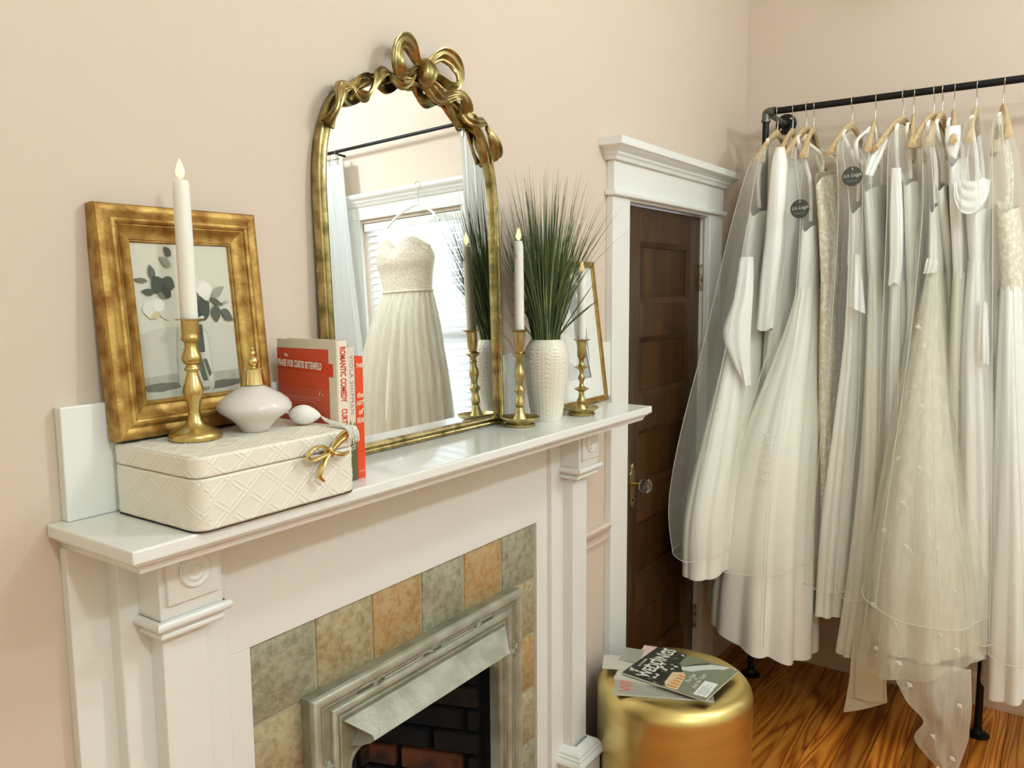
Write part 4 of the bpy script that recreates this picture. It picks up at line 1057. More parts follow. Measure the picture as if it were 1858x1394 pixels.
# lowest: grey cover with a red W
a3 = magazine('grey magazine with a red letter, lowest on the brass stool', (2.076, 1.082, ZM), .296, .215, .0075, radians(-65), mg_grey)
text('cover_title', 'WED', .052, flat((226, 92, 72)), a3, (.036, .012, .0077), (0, 1, 0), (-1, 0, 0), depth=.0001, align='LEFT')
a2 = magazine('pale magazine in the middle of the pile on the brass stool', (2.152, 1.122, ZM+.0077), .262, .206, .006, radians(-77), mg_pale)
lf1 = magazine('small pale leaflet sticking out behind the magazines', (2.214, 1.118, ZM+.0139), .10, .07, .0012, radians(25), mg_pale, group='leaflets on the stool')
lf2 = magazine('small grey leaflet under the wedding magazine beside the pale one', (2.280, 1.100, ZM+.0153), .10, .066, .0012, radians(14), mg_grey, group='leaflets on the stool')
lf3 = magazine('pink leaflet whose corner shows behind the wedding magazine', (2.335, 1.05, ZM+.0139), .10, .072, .0012, radians(14), M('leaflet_pink', S(232, 196, 184), rough=.5), group='leaflets on the stool')
MW, MH, MT = .238, .284, .005
a1 = magazine('wedding magazine with a sage cover on top of the pile', (2.162, .826, ZM+.0168), MW, MH, MT, radians(-4), mg_sage)
fm = lambda u, v, h: (MW*u, MH*v, MT+.00005+h)
mp_ = [([(0, .5), (.45, .45), (1, .62), (1, 1), (0, 1)], (52, 52, 42)), ([(0, .62), (.25, .52), (.42, .66), (.3, .78), (.0, .8)], (40, 40, 32))]
rm = random.Random(9)
for k_ in range(46):
    u, v = rm.random(), .56+.42*rm.random()
    mp_.append((blob(u, v, .022+.018*rm.random(), .014+.014*rm.random(), rm.random()*3, 7, .35, k_), rm.choice([(214, 208, 190), (170, 166, 146), (120, 120, 98), (96, 98, 78), (232, 226, 208)])))
mp_ += [([(0, 0), (1, 0), (1, .62), (.72, .60), (.50, .47), (.30, .38), (.0, .40)], (126, 130, 104)),
        ([(.02, .33), (.42, .40), (.50, .46), (.42, .56), (.10, .52), (.0, .44)], (220, 192, 150)),
        *[([(.05+.08*i, .36+.01*i), (.09+.08*i, .36+.01*i), (.09+.08*i, .47), (.05+.08*i, .47)], (204, 128, 62)) for i in range(5)],
        ([(.55, .50), (.62, .54), (.78, .42), (.93, .30), (1, .12), (1, .02), (.93, .03), (.86, .18), (.74, .30), (.58, .40)], (206, 208, 198)),
        ([(.62, .54), (.80, .46), (.95, .34), (.93, .30), (.78, .42)], (70, 70, 54)),
        ([(.60, .08), (.97, .01), (1, .10), (.66, .20)], (126, 130, 104)),
        ([(.05, .16), (.46, .19), (.48, .045), (.07, .015)], (236, 234, 226)),
        *[([(.10, .14-.022*i), (.10+w_, .145-.022*i), (.10+w_, .137-.022*i), (.10, .132-.022*i)], (150, 150, 146)) for i, w_ in enumerate((.24, .3, .2, .28, .16))]]
art('cover_print', mp_, a1, fm, step=.00001)
text('cover_title', 'WEDDINGS', .058, flat((240, 236, 222)), a1, (MW*.54, MH*.80, MT+.0012), (1, .08, 0), (-.08, 1, 0), depth=.0001, sx=.74, bold=.0008)
text('cover_line', 'SOUTHERN', .012, flat((240, 236, 222)), a1, (MW*.42, MH*.935, MT+.0012), (1, .08, 0), (-.08, 1, 0), depth=.0001)
text('cover_script', 'The Year', .022, flat((232, 228, 208)), a1, (MW*.40, MH*.335, MT+.0012), (1, .1, 0), (-.1, 1, 0), depth=.0001, shear=.35, sx=.8)
text('cover_script', 'of', .016, flat((232, 228, 208)), a1, (MW*.42, MH*.285, MT+.0012), (1, .1, 0), (-.1, 1, 0), depth=.0001, shear=.35)
text('cover_script', 'And the Years', .022, flat((232, 228, 208)), a1, (MW*.40, MH*.235, MT+.0012), (1, .1, 0), (-.1, 1, 0), depth=.0001, shear=.35, sx=.8)

# ================================================================== gown rack
BARX, BARZ, BR = 3.39, 2.413, .0132
rk = thing('clothes_rack', 'black iron pipe clothes rack fixed to the pink wall', 'clothes rack', (BARX, .55, 0))
G().tube([(BARX, 1.075, BARZ), (BARX, .0, BARZ)], BR, 20).build('rail', m_black, rk, smooth=60)
EY = 1.091
G().tube([(BARX, EY, BARZ-.02), (BARX, EY, .012)], BR, 20).build('leg', m_black, rk, smooth=60)
G().tube([tuple(p) for p in cat([(BARX, .215, .012), (BARX, .215, .9), (BARX, .215, 1.62), (BARX+.008, .215, 1.665), (BARX+.05, .215, 1.675), (XC-.001, .215, 1.675)], 40)], BR, 20).build('leg', m_black, rk, smooth=60)
G().tube([(XC-.0005, .215, 1.675), (XC-.008, .215, 1.675)], .043, 32).build('flange', m_black, rk, smooth=40)
g = G(); g.tube([tuple(p) for p in cat([(BARX, EY-.034, BARZ), (BARX, EY-.012, BARZ), (BARX, EY-.002, BARZ-.004), (BARX, EY, BARZ-.014), (BARX, EY, BARZ-.038)], 16)], .0165, 18)
el = g.build('elbow', m_cast, rk, smooth=60)
G().tube([(BARX, EY-.028, BARZ), (BARX, EY-.036, BARZ)], .019, 18).build('collar', m_cast, el, smooth=40)
G().tube([(BARX, EY, BARZ-.032), (BARX, EY, BARZ-.040)], .019, 18).build('collar', m_cast, el, smooth=40)
G().tube([(BARX, EY-.006, BARZ-.004), (BARX+.03, EY-.004, BARZ-.005), (XC-.02, EY-.004, BARZ-.006)], .0115, 16).build('wall_arm', m_cast, rk, smooth=60)
fg = G().tube([(XC-.0005, EY-.004, BARZ-.006), (XC-.008, EY-.004, BARZ-.006), (XC-.009, EY-.004, BARZ-.006)], [.043, .043, .041], 36).build('flange', m_black, rk, smooth=40)
G().tube([(XC-.008, EY-.004, BARZ-.006), (XC-.026, EY-.004, BARZ-.006)], .018, 24).build('flange_socket', m_black, fg, smooth=40)
for k_ in range(4):
    a = pi/4+k_*pi/2; G().tube([(XC-.0085, EY-.004+.030*cos(a), BARZ-.006+.030*sin(a)), (XC-.0115, EY-.004+.030*cos(a), BARZ-.006+.030*sin(a))], [.006, .0045], 10).build('screw', m_steel, fg, smooth=40)
g = G(); g.tube([tuple(p) for p in cat([(BARX, .012, BARZ), (BARX, -.010, BARZ), (BARX+.004, -.018, BARZ), (BARX+.014, -.020, BARZ), (BARX+.038, -.020, BARZ)], 16)], .0165, 18); g.build('elbow', m_cast, rk, smooth=60)
G().tube([(BARX+.03, -.020, BARZ), (XC-.001, -.020, BARZ)], .0115, 16).build('wall_arm', m_cast, rk, smooth=60)
G().tube([(XC-.0005, -.020, BARZ), (XC-.009, -.020, BARZ)], .043, 32).build('flange', m_black, rk, smooth=40)
for yy in (EY, .215):
    G().lathe([(.040, 0), (.0415, .002), (.0415, .006), (.036, .010), (.020, .013), (.0165, .020), (.0165, .034), (.012, .036)], 32, (BARX, yy, .0003)).build('foot_flange', m_black, rk, smooth=40)

# ---- hangers: one prototype, copied along the rail
m_clip = M('clip_cream', S(226, 206, 168), rough=.4)
def make_hanger(label):
    h = thing('clothes_hanger', label, 'hanger', (BARX, 1.043, BARZ), group='wooden hangers on the rack')
    ORG[h.name] = Vector((0, 0, 0))
    r = BR+.0022
    P = [(r*cos(a), 0, r*sin(a)) for a in [radians(-20+q*14) for q in range(16)]]
    P += [tuple(p) for p in cat([P[-1], (-.0125, 0, -.012), (-.004, 0, -.028), (.002, 0, -.045), (0, 0, -.062), (0, 0, -.085)], 14)][1:]
    G().tube(P, .0017, 8).build('hook', m_steel, h, smooth=60, local=True)
    R_ = []
    for i in range(25):
        u = -1+2*i/24; x = u*.215; z = -.086-.128*abs(u)**1.35+.006*(1-abs(u)); hw = .017*(1-.25*abs(u)) if abs(u) < .97 else .010; ty = .0075+.005*abs(u)**2
        x_sh = 0
        R_.append([(x, ty*cos(a), z-hw*.6+hw*sin(a)) for a in [2*pi*q/14 for q in range(14)]])
    G().rings(R_, True, True, True).build('shoulder', m_hwood, h, smooth=60, local=True)
    for s in (-1, 1):
        G().box(s*.150-.010, s*.150+.010, -.011, .011, -.222, -.172).build('clip', m_clip, h, bevel=.003, local=True)
    return h
hang_y = [1.043, .982, .928, .900, .757, .674, .577, .542, .474, .447, .410, .339, .257]
hang_l = ['bare-ended wooden hanger nearest the rack elbow', 'wooden hanger second from the rack elbow', 'wooden hanger over the left black tag, in the first cluster', 'rearmost wooden hanger of the first cluster by the flange',
          'wooden hanger above the right black tag', 'wooden hanger draped with the white hanging straps', 'wooden hanger just right of the white straps', 'wooden hanger close beside the one right of the straps',
          'left wooden hanger of the middle group of three', 'middle wooden hanger of the group of three', 'right wooden hanger of the group of three', 'wooden hanger above the cowl neck gown', 'wooden hanger at the right edge of the picture']
hang_r = [-4, 3, -6, 5, -8, 6, -14, 9, -10, -4, 8, 1, 10]
h0 = make_hanger(hang_l[0]); h0.rotation_euler = (0, 0, radians(hang_r[0]))
for yy, lb, rz in list(zip(hang_y, hang_l, hang_r))[1:]:
    c_ = h0.copy(); COL.objects.link(c_); c_.location = (BARX, yy, BARZ); c_['label'] = lb; c_.rotation_euler = (0, 0, radians(rz))
    for ch in list(h0.children):
        q = ch.copy(); COL.objects.link(q); q.parent = c_
h0.location = (BARX, 1.043, BARZ)

# ---- gowns
m_satin = M('ivory_satin', S(248, 244, 230), rough=.34, bump=.10, bscale=9, bstretch=(8, 8, 1.2))
m_satw = M('white_satin', S(250, 248, 240), rough=.32, bump=.12, bscale=9, bstretch=(9, 9, 1.2))
m_crepe = M('ivory_crepe', S(246, 241, 224), rough=.7)
m_lace = M('beige_lace', S(226, 214, 184), rough=.75, col2=S(246, 240, 222), vscale=60, vsharp=(.48, .56), bump=.8, bscale=70)
m_tulle = sheer('ivory_tulle', S(248, 243, 226), .50, .66, 5, (9, 9, 1))
m_bag = sheer('sheer_garment_cover', S(252, 250, 240), .20)
m_bagedge = sheer('cover_seam_binding', S(250, 247, 234), .75)

def loft(levels, nv, nu, folds=(0, 0, 0), seed=0, hem=None, sq=2.2, soft=False):
    """hanging cloth: rings of (z, cx, cy, ax, ay) with soft folds that deepen downwards"""
    rnd = random.Random(seed); P = cat(levels, nv); R_ = []
    n1, n2, amp = folds; p1, p2 = rnd.random()*6, rnd.random()*6; dr_ = rnd.uniform(-1, 1)
    for i, p in enumerate(P):
        z, cx, cy, ax, ay = p; t = i/(nv-1); ring = []
        for j in range(nu):
            a = 2*pi*j/nu
            ca, sa = cos(a), sin(a)
            ex = math.copysign(abs(ca)**(2/sq), ca); ey = math.copysign(abs(sa)**(2/sq), sa)
            f = 0 if not n1 else (sin(n1*a+p1+dr_*t*1.5)+.5*sin(n2*a+p2-dr_*t*2)) if soft else (abs(sin((n1*a+p1+dr_*t*1.5)))*1.6-1+.6*sin(n2*a+p2-dr_*t*2))
            k_ = amp*1.7*f*min(1, .15+1.2*t)
            x = cx+(ax+k_*.8)*ex; y = cy+(ay+k_)*ey
            dz = hem(x-cx, y-cy)*t**6 if hem else 0
            dz += (.006*sin(3*a+p1) if n1 else 0)*t**6
            ring.append((x, y, z+dz))
        R_.append(ring)
    return R_
def sheetmesh(name, L_, Rr, mat, parent, nv=26, nu=16, bulge=.02, rip=(2, .004), seed=0, back=True):
    """draped panel between two edge lines, bulging towards the room, with a turned back layer"""
    A = cat(L_, nv); B = cat(Rr, nv); rnd = random.Random(seed); ph = rnd.random()*6; R_ = []
    for i in range(nv):
        row = []
        for j in range(nu):
            u = j/(nu-1); p = A[i]*(1-u)+B[i]*u
            row.append((p[0]-bulge*sin(pi*u)-rip[1]*sin(rip[0]*2*pi*u+ph+2*i/nv), p[1], p[2]))
        if back:
            row += [(q[0]+.006+.01*sin(pi*(nu-1-k_)/(nu-1)), q[1], q[2]) for k_, q in enumerate(reversed(row))]
        R_.append(row)
    return G().rings(R_, back).build(name, mat, parent, smooth=70)

GRP = 'wedding gowns on the rack'
def gown(label, y, skirt, bodice=None, sm=None, bm_=None, folds=(7, 11, .006), seed=1, hem=None, straps=True, name='wedding_gown', cx=BARX):
    t = thing(name, label, 'gown', (cx, y, skirt[-1][0]), group=GRP)
    sm = sm or m_satin; bm_ = bm_ or sm
    if bodice:
        RB = loft(bodice+[(bodice[-1][0]-.02, bodice[-1][1], bodice[-1][2], bodice[-1][3]*.97, bodice[-1][4]*.93)], 30, 56, (4, 7, .003), seed+50)
        rb_ = random.Random(seed); c0 = bodice[0]; sl_ = rb_.uniform(.25, .5); vv = rb_.uniform(.015, .04)
        for i in range(14):
            k_ = (1-i/14)**1.6
            RB[i] = [(x, y, z+k_*(sl_*(x-c0[1])*.35-vv*math.exp(-((y-c0[2])/(.5*c0[4]))**2)+.35*(y-c0[2]))) for x, y, z in RB[i]]
        G().rings(RB, True).build('bodice', bm_, t, smooth=70)
        b0 = bodice[0]
        if straps:
            for s in (-1, 1):
                x0 = b0[1]+s*b0[3]*.62
                G().tube([tuple(p) for p in cat([(x0, b0[2]-.004, b0[0]-.01), (x0+s*.006, b0[2]+.002, (b0[0]+2.26)/2), (BARX+s*.12, y, 2.262), (BARX+s*.10, y, 2.29)], 12)], .0022, 6, flatx=3).build('strap', bm_, t, smooth=60)
    G().rings(loft(skirt, 52, 132, folds, seed, hem), True).build('skirt', sm, t, smooth=70)
    return t
def cover(label, y, levels, seed, mat=None, folds=(5, 8, .006), hem=None, tagpos=None):
    t = thing('garment_cover', label, 'garment bag', (BARX, y, levels[-1][0]), group='sheer garment covers')
    R_ = loft(levels, 40, 96, folds, seed, hem, sq=2.0, soft=True)
    G().rings(R_, True).build('sheet', mat or m_bag, t, smooth=80)
    n = len(R_[0])
    G().tube(R_[-1], .0016, 5, closed=True).build('hem_binding', m_bagedge, t, smooth=60)
    for q in (n//2+6, n//2-9):
        G().tube([r[q % n] for r in R_], .0014, 5).build('seam', m_bagedge, t, smooth=60)
    if tagpos:
        x, yy, z = tagpos
        g = G(); R2 = [[(x-h_, yy+r*cos(2*pi*j/40), z+r*sin(2*pi*j/40)) for j in range(40)] for r, h_ in ((.0345, 0), (.0345, .0012))]
        g.rings(R2, True, True, True); tg = g.build('swing_tag', M('tag_charcoal', S(72, 76, 70), rough=.55), t, smooth=30)
        text('tag_name', 'Lis Leigh', .0175, flat((222, 220, 206)), tg, (x-.0013, yy, z+.004), (0, -1, .06), (0, .06, 1), depth=.0002, shear=.4)
        text('tag_line', 'BRIDAL BOUTIQUE', .0042, flat((190, 188, 176)), tg, (x-.0013, yy, z-.016), (0, -1, .06), (0, .06, 1), depth=.0002)
        G().tube([(x-.0014, yy, z+.026), (x-.0022, yy, z+.026)], .0028, 10).build('eyelet', m_clip, tg)
        G().tube([(x-.002, yy, z+.026), (x+.01, yy+.002, z+.08), (x+.03, yy+.004, z+.14)], .0006, 5).build('tag_string', m_clip, tg)
    return t

# 1: satin gown swinging out over the door, wide hem towards the room
g1_ = gown('ivory satin gown hanging nearest the door with a long draped panel', 1.05,
     [(1.76, 3.345, 1.100, .150, .042), (1.5, 3.28, 1.095, .21, .055), (1.15, 3.17, 1.100, .28, .085), (.85, 3.08, 1.115, .30, .100), (.62, 3.06, 1.120, .285, .098)],
     [(2.03, 3.38, 1.075, .165, .032), (1.90, 3.36, 1.088, .16, .042), (1.76, 3.345, 1.100, .150, .040)], m_satin, m_satw, (5, 8, .008), 3)
sheetmesh('draped_panel', [(3.14, 1.10, 1.82), (3.08, 1.10, 1.66), (3.02, 1.115, 1.53), (3.01, 1.07, 1.42), (3.02, 1.022, 1.335)], [(3.14, 1.045, 1.82), (3.10, 1.03, 1.70), (3.07, 1.025, 1.58), (3.05, 1.02, 1.46), (3.04, 1.010, 1.330)], m_satw, g1_, bulge=.03, rip=(1.5, .006), seed=2)
cover('sheer cover over the gown nearest the door', 1.05,
      [(2.27, 3.39, 1.045, .03, .012), (2.20, 3.385, 1.052, .235, .035), (1.95, 3.335, 1.085, .25, .070), (1.5, 3.22, 1.105, .31, .098), (1.15, 3.09, 1.12, .345, .112), (.90, 3.03, 1.13, .35, .115), (.71, 3.04, 1.125, .335, .108)], 4)
# 2: long sleeve gown
g2_ = gown('white satin gown with a long hanging sleeve left of the first black tag', .982,
     [(1.72, 3.35, .985, .15, .035), (1.3, 3.37, .995, .17, .05), (.9, 3.39, 1.0, .18, .06), (.5, 3.4, 1.0, .18, .065)],
     [(2.20, 3.37, .975, .20, .024), (2.0, 3.35, .968, .18, .034), (1.72, 3.35, .985, .15, .034)], m_satin, m_satw, (5, 9, .005), 6, straps=False)
G().rings(loft([(2.235, 3.20, .972, .016, .016), (2.15, 3.175, .965, .03, .032), (1.9, 3.16, .972, .032, .034), (1.7, 3.15, .985, .03, .034), (1.54, 3.145, .995, .028, .034)], 24, 40, (3, 5, .002), 8), True, True, True).build('sleeve', m_satw, g2_, smooth=70)
# 3: fit and flare gown with the left tag
g3_ = gown('ivory satin gown with sweeping curved hem behind the left black tag', .925,
     [(1.705, 3.34, .872, .15, .033), (1.55, 3.32, .880, .19, .055), (1.35, 3.29, .907, .23, .092), (1.1, 3.24, .937, .27, .138), (.8, 3.20, .962, .28, .172), (.55, 3.19, .975, .275, .195), (.330, 3.19, .980, .27, .205)],
     [(1.965, 3.37, .872, .16, .032), (1.85, 3.35, .870, .155, .034), (1.705, 3.34, .872, .15, .032)], m_satin, m_satw, (6, 9, .010), 12, hem=lambda x, y: .26*y+.015*sin(9*y))
G().tube([tuple(p) for p in cat([(3.185, .868, 1.70), (3.085, .868, 1.45), (2.965, .878, 1.12), (2.915, .884, .85), (2.905, .888, .5), (2.91, .89, .36)], 30)], .0022, 6).build('centre_seam', m_satw, g3_, smooth=60)
for k_ in range(6):
    z = 1.00+k_*.034
    G().tube([tuple(p) for p in cat([(2.945, .938, z+.006), (2.938, .920, z-.006), (2.936, .900, z-.010), (2.942, .880, z-.002)], 10)], [.0006+.0020*sin(pi*q/9) for q in range(10)], 6).build('gather', m_satin, g3_, smooth=60)
cover('sheer cover with black tag over the curved-hem gown', .925,
      [(2.28, 3.39, .926, .03, .012), (2.20, 3.385, .920, .22, .03), (1.95, 3.34, .890, .215, .05), (1.5, 3.28, .895, .26, .085), (1.0, 3.20, .955, .31, .170), (.64, 3.18, .972, .315, .205)], 14, tagpos=(3.105, .864, 1.990), hem=lambda x, y: -.10*y)
# 4: lace column
g4_ = gown('narrow beige lace gown squeezed between two satin ones', .90,
     [(1.72, 3.37, .800, .15, .026), (1.3, 3.37, .785, .17, .03), (.9, 3.38, .765, .18, .032), (.56, 3.39, .765, .17, .036)],
     [(2.15, 3.38, .835, .17, .020), (1.95, 3.37, .815, .16, .026), (1.72, 3.37, .800, .15, .025)], m_lace, m_lace, (7, 13, .004), 20)
# 5: straight gown with flap, right tag
g5_ = gown('straight white satin gown under the right black tag', .757,
     [(1.80, 3.35, .697, .14, .030), (1.5, 3.35, .694, .16, .034), (1.2, 3.34, .702, .19, .044), (.8, 3.33, .722, .20, .060), (.43, 3.33, .735, .20, .058)],
     [(2.03, 3.37, .702, .16, .030), (1.92, 3.36, .698, .15, .031), (1.80, 3.35, .697, .14, .029)], m_satin, m_satw, (5, 8, .005), 24)
sheetmesh('sleeve_flap', [(3.185, .690, 1.82), (3.17, .690, 1.72), (3.16, .688, 1.63)], [(3.185, .665, 1.82), (3.165, .648, 1.72), (3.15, .632, 1.605)], m_satw, g5_, bulge=.012, seed=7)
cover('sheer cover with black tag over the straight satin gown', .757,
      [(2.29, 3.39, .757, .03, .012), (2.215, 3.385, .75, .22, .028), (1.95, 3.34, .715, .22, .052), (1.4, 3.30, .705, .25, .072), (.9, 3.28, .712, .27, .105), (.58, 3.28, .715, .27, .115)], 26, tagpos=(3.118, .688, 2.094))
# 6: crepe gown with a hanging sash
g6_ = gown('ivory crepe gown with a long pale sash hanging to the floor', .674,
     [(1.75, 3.36, .628, .14, .028), (1.4, 3.36, .612, .17, .038), (1.0, 3.35, .598, .20, .052), (.6, 3.34, .610, .21, .062), (.30, 3.34, .640, .21, .062)],
     [(2.09, 3.37, .660, .16, .024), (1.9, 3.36, .640, .15, .029), (1.75, 3.36, .628, .14, .027)], m_crepe, m_satw, (5, 7, .006), 30)
m_sash = M('pale_sash', S(226, 216, 186), rough=.6)
sheetmesh('sash', [(3.16, .620, .50), (3.12, .622, .34), (3.11, .625, .22), (3.11, .640, .086)], [(3.16, .540, .50), (3.12, .500, .34), (3.11, .496, .25), (3.11, .490, .170)], m_sash, g6_, bulge=.008, rip=(1, .002), seed=9)
sheetmesh('sash', [(3.10, .600, .36), (3.095, .600, .27), (3.095, .600, .165)], [(3.10, .505, .36), (3.095, .503, .27), (3.095, .500, .175)], m_sash, g6_, bulge=.008, rip=(1, .002), seed=10)
# white hanging loops and strap on that hanger
G().tube([tuple(p) for p in cat([(3.33, .665, 2.30), (3.24, .690, 2.255), (3.21, .700, 2.22), (3.22, .690, 2.165), (3.24, .660, 2.150), (3.25, .640, 2.19), (3.30, .648, 2.25), (3.36, .668, 2.31)], 40)], .0042, 8, closed=True, flatx=1.8).build('hanging_loop', m_satw, g6_, smooth=60)
sheetmesh('white_strap', [(3.24, .632, 2.22), (3.20, .655, 2.17), (3.17, .660, 2.105)], [(3.24, .598, 2.23), (3.20, .612, 2.16), (3.17, .632, 2.095)], m_satw, g6_, bulge=.010, seed=11)
cover('sheer cover over the gown with the pale sash', .674,
      [(2.29, 3.39, .67, .03, .012), (2.21, 3.385, .66, .21, .026), (1.9, 3.35, .632, .21, .046), (1.3, 3.33, .600, .24, .066), (.9, 3.31, .60, .26, .085), (.56, 3.30, .615, .26, .10)], 32)
# 7, 7b
g7_ = gown('slender satin gown with a pale sleeve, right of the sash gown', .577,
     [(1.72, 3.36, .552, .15, .026), (1.3, 3.36, .535, .18, .034), (.9, 3.38, .520, .2, .05), (.42, 3.42, .515, .18, .06)],
     [(2.13, 3.38, .570, .17, .022), (1.95, 3.36, .560, .16, .028), (1.72, 3.36, .552, .15, .025)], m_satin, m_satw, (5, 9, .005), 36)
G().rings(loft([(2.12, 3.20, .560, .014, .016), (1.95, 3.18, .548, .022, .021), (1.8, 3.17, .540, .022, .020), (1.71, 3.165, .543, .020, .018)], 16, 30, (3, 5, .002), 38), True, True, True).build('sleeve', m_satw, g7_, smooth=70)
cover('sheer cover over the slender gown with a pale sleeve', .577,
      [(2.29, 3.39, .577, .03, .012), (2.21, 3.385, .57, .22, .028), (1.9, 3.34, .545, .22, .05), (1.3, 3.32, .525, .24, .066), (.9, 3.34, .515, .24, .075), (.55, 3.36, .515, .23, .08)], 39)
gown('plain crepe gown half hidden behind the slender satin one', .542,
     [(1.72, 3.40, .505, .14, .024), (1.2, 3.42, .490, .15, .03), (.5, 3.44, .48, .15, .04)],
     [(2.10, 3.39, .53, .16, .022), (1.9, 3.39, .515, .15, .026), (1.72, 3.40, .505, .14, .024)], m_crepe, m_crepe, (5, 9, .004), 41)
# 8: embroidered tulle
g8_ = gown('ivory tulle gown with embroidered sprigs and a trailing hem', .474,
     [(1.775, 3.32, .428, .12, .021), (1.55, 3.29, .425, .18, .05), (1.3, 3.26, .422, .24, .085), (1.0, 3.22, .412, .29, .132), (.7, 3.20, .400, .31, .172), (.38, 3.19, .392, .31, .205)],
     [(2.005, 3.35, .440, .14, .018), (1.90, 3.34, .434, .13, .020), (1.775, 3.32, .428, .12, .020)], m_tulle, m_satin, (6, 9, .012), 44, hem=lambda x, y: -.30*y if y < 0 else -.12*y+.0)
G().rings(loft([(1.77, 3.32, .428, .11, .019), (1.3, 3.28, .422, .21, .072), (.8, 3.25, .405, .26, .14), (.42, 3.24, .395, .27, .165)], 30, 90, (5, 8, .008), 45), True).build('lining', m_crepe, g8_, smooth=70)
sheetmesh('train', [(2.93, .470, .42), (2.91, .400, .30), (2.92, .345, .235), (2.93, .368, .150), (2.95, .262, .036)], [(2.93, .215, .45), (2.91, .205, .33), (2.92, .208, .25), (2.93, .212, .19), (2.95, .245, .040)], m_tulle, g8_, nv=40, bulge=.02, rip=(2, .006), seed=13)
sheetmesh('waist_knot', [(3.195, .446, 1.80), (3.185, .448, 1.775), (3.18, .452, 1.745)], [(3.195, .410, 1.795), (3.185, .408, 1.772), (3.18, .412, 1.75)], m_satin, g8_, nv=14, bulge=.012, rip=(3, .004), seed=14)
g = G(); rf = random.Random(8)
def near_x(y, z):
    lv = [(1.775, 3.32, .428, .12, .021), (1.3, 3.26, .422, .24, .085), (1.0, 3.22, .412, .29, .132), (.7, 3.20, .400, .31, .172), (.38, 3.19, .392, .31, .205)]
    for a, b in zip(lv, lv[1:]):
        if b[0] <= z <= a[0]:
            f = (a[0]-z)/(a[0]-b[0]); cx, cy, ax, ay = [a[i]+(b[i]-a[i])*f for i in (1, 2, 3, 4)]
            u = min(.97, abs(y-cy)/ay); return cx-ax*(1-u**2.2)**(1/2.2)-.016
    return 2.90
sp_ = [(.45, 1.56), (.425, 1.5), (.44, 1.36), (.41, 1.30), (.47, 1.12), (.40, 1.10), (.44, .98), (.36, .97), (.50, .87), (.42, .84), (.33, .83), (.47, .73), (.35, .71), (.28, .70), (.52, .60), (.44, .57), (.31, .56), (.50, .46), (.42, .44), (.34, .47), (.26, .50), (.39, .36), (.30, .30), (.24, .33), (.31, .20), (.25, .14), (.29, .09)]
for y, z in sp_:
    x = near_x(y, z); r0 = rf.random()*6
    for k_ in range(6):
        a = r0+k_*1.05; d = Vector((0, cos(a), sin(a))); c_ = Vector((x, y, z))
        p = Vector((0, -d.z, d.y)); L_ = .009*rf.uniform(.5, 1.3)
        g.rings([[tuple(c_+d*.002-p*.0015), tuple(c_+d*.002+Vector((-.0015, 0, 0))), tuple(c_+d*.002+p*.0015)], [tuple(c_+d*L_*.6-p*.0035), tuple(c_+d*L_*.6+Vector((-.002, 0, 0))), tuple(c_+d*L_*.6+p*.0035)], [tuple(c_+d*L_-p*.0008), tuple(c_+d*L_+Vector((-.001, 0, 0))), tuple(c_+d*L_+p*.0008)]], True, True, True)
    a = rf.uniform(3.6, 5.2); g.tube([(x, y, z), (x-.001, y+.014*cos(a), z+.014*sin(a)), (x, y+.03*cos(a+.4), z+.03*sin(a+.4))], .0009, 5)
o = g.build('embroidery', m_satw, g8_, smooth=60); o['kind'] = 'stuff'
cover('sheer cover over the embroidered tulle gown', .474,
      [(2.29, 3.39, .47, .03, .012), (2.22, 3.385, .465, .21, .026), (1.95, 3.34, .44, .2, .04), (1.5, 3.27, .425, .24, .075), (1.0, 3.20, .405, .31, .15), (.60, 3.17, .385, .335, .215)], 47, hem=lambda x, y: .10*y)
# group of three: two plain gowns behind
gown('plain satin gown behind the embroidered tulle one', .447,
     [(1.75, 3.42, .385, .13, .024), (1.2, 3.44, .37, .15, .03), (.55, 3.45, .36, .15, .04)],
     [(2.08, 3.40, .425, .16, .022), (1.9, 3.41, .40, .15, .026), (1.75, 3.42, .385, .13, .023)], m_satin, m_satin, (5, 9, .004), 51)
gcol = gown('white crepe gown with a stiff white collar flap', .41,
     [(1.75, 3.36, .350, .14, .026), (1.3, 3.35, .338, .17, .036), (.9, 3.36, .32, .2, .05), (.5, 3.38, .31, .2, .06)],
     [(2.17, 3.37, .385, .16, .026), (1.95, 3.36, .365, .15, .030), (1.75, 3.36, .350, .14, .025)], m_crepe, m_satw, (5, 9, .005), 53)
sheetmesh('collar_flap', [(3.215, .412, 2.245), (3.20, .408, 2.20), (3.20, .395, 2.150)], [(3.215, .366, 2.25), (3.20, .362, 2.19), (3.20, .372, 2.135)], m_satw, gcol, nv=12, bulge=.010, rip=(1, .002), seed=31)
# 9: cowl neck
g9_ = gown('white satin gown with a deep draped cowl neck', .339,
     [(1.79, 3.34, .296, .14, .031), (1.5, 3.33, .285, .17, .046), (1.2, 3.32, .262, .20, .058), (.8, 3.32, .240, .22, .070), (.42, 3.33, .225, .22, .075)],
     [(1.99, 3.36, .312, .15, .042), (1.9, 3.35, .304, .145, .036), (1.79, 3.34, .296, .14, .030)], m_satw, m_satw, (5, 8, .006), 57)
R_ = []
for k_ in range(22):
    f = k_/21; dep = .012+.100*f; wd_ = .026+.028*f; xo = -.030*f-.009*abs(sin(f*pi*3.2))
    R_.append([(3.200+xo*(.35+.65*sin(pi*t))-.018*sin(pi*t), .318+wd_*cos(pi*t), 2.066-.012*f-dep*sin(pi*t)**.85) for t in [i/30 for i in range(31)]])
R_ += [[(x+.006, y, z) for x, y, z in r] for r in reversed(R_)]
G().rings(R_, False).build('cowl', m_satw, g9_, smooth=70)
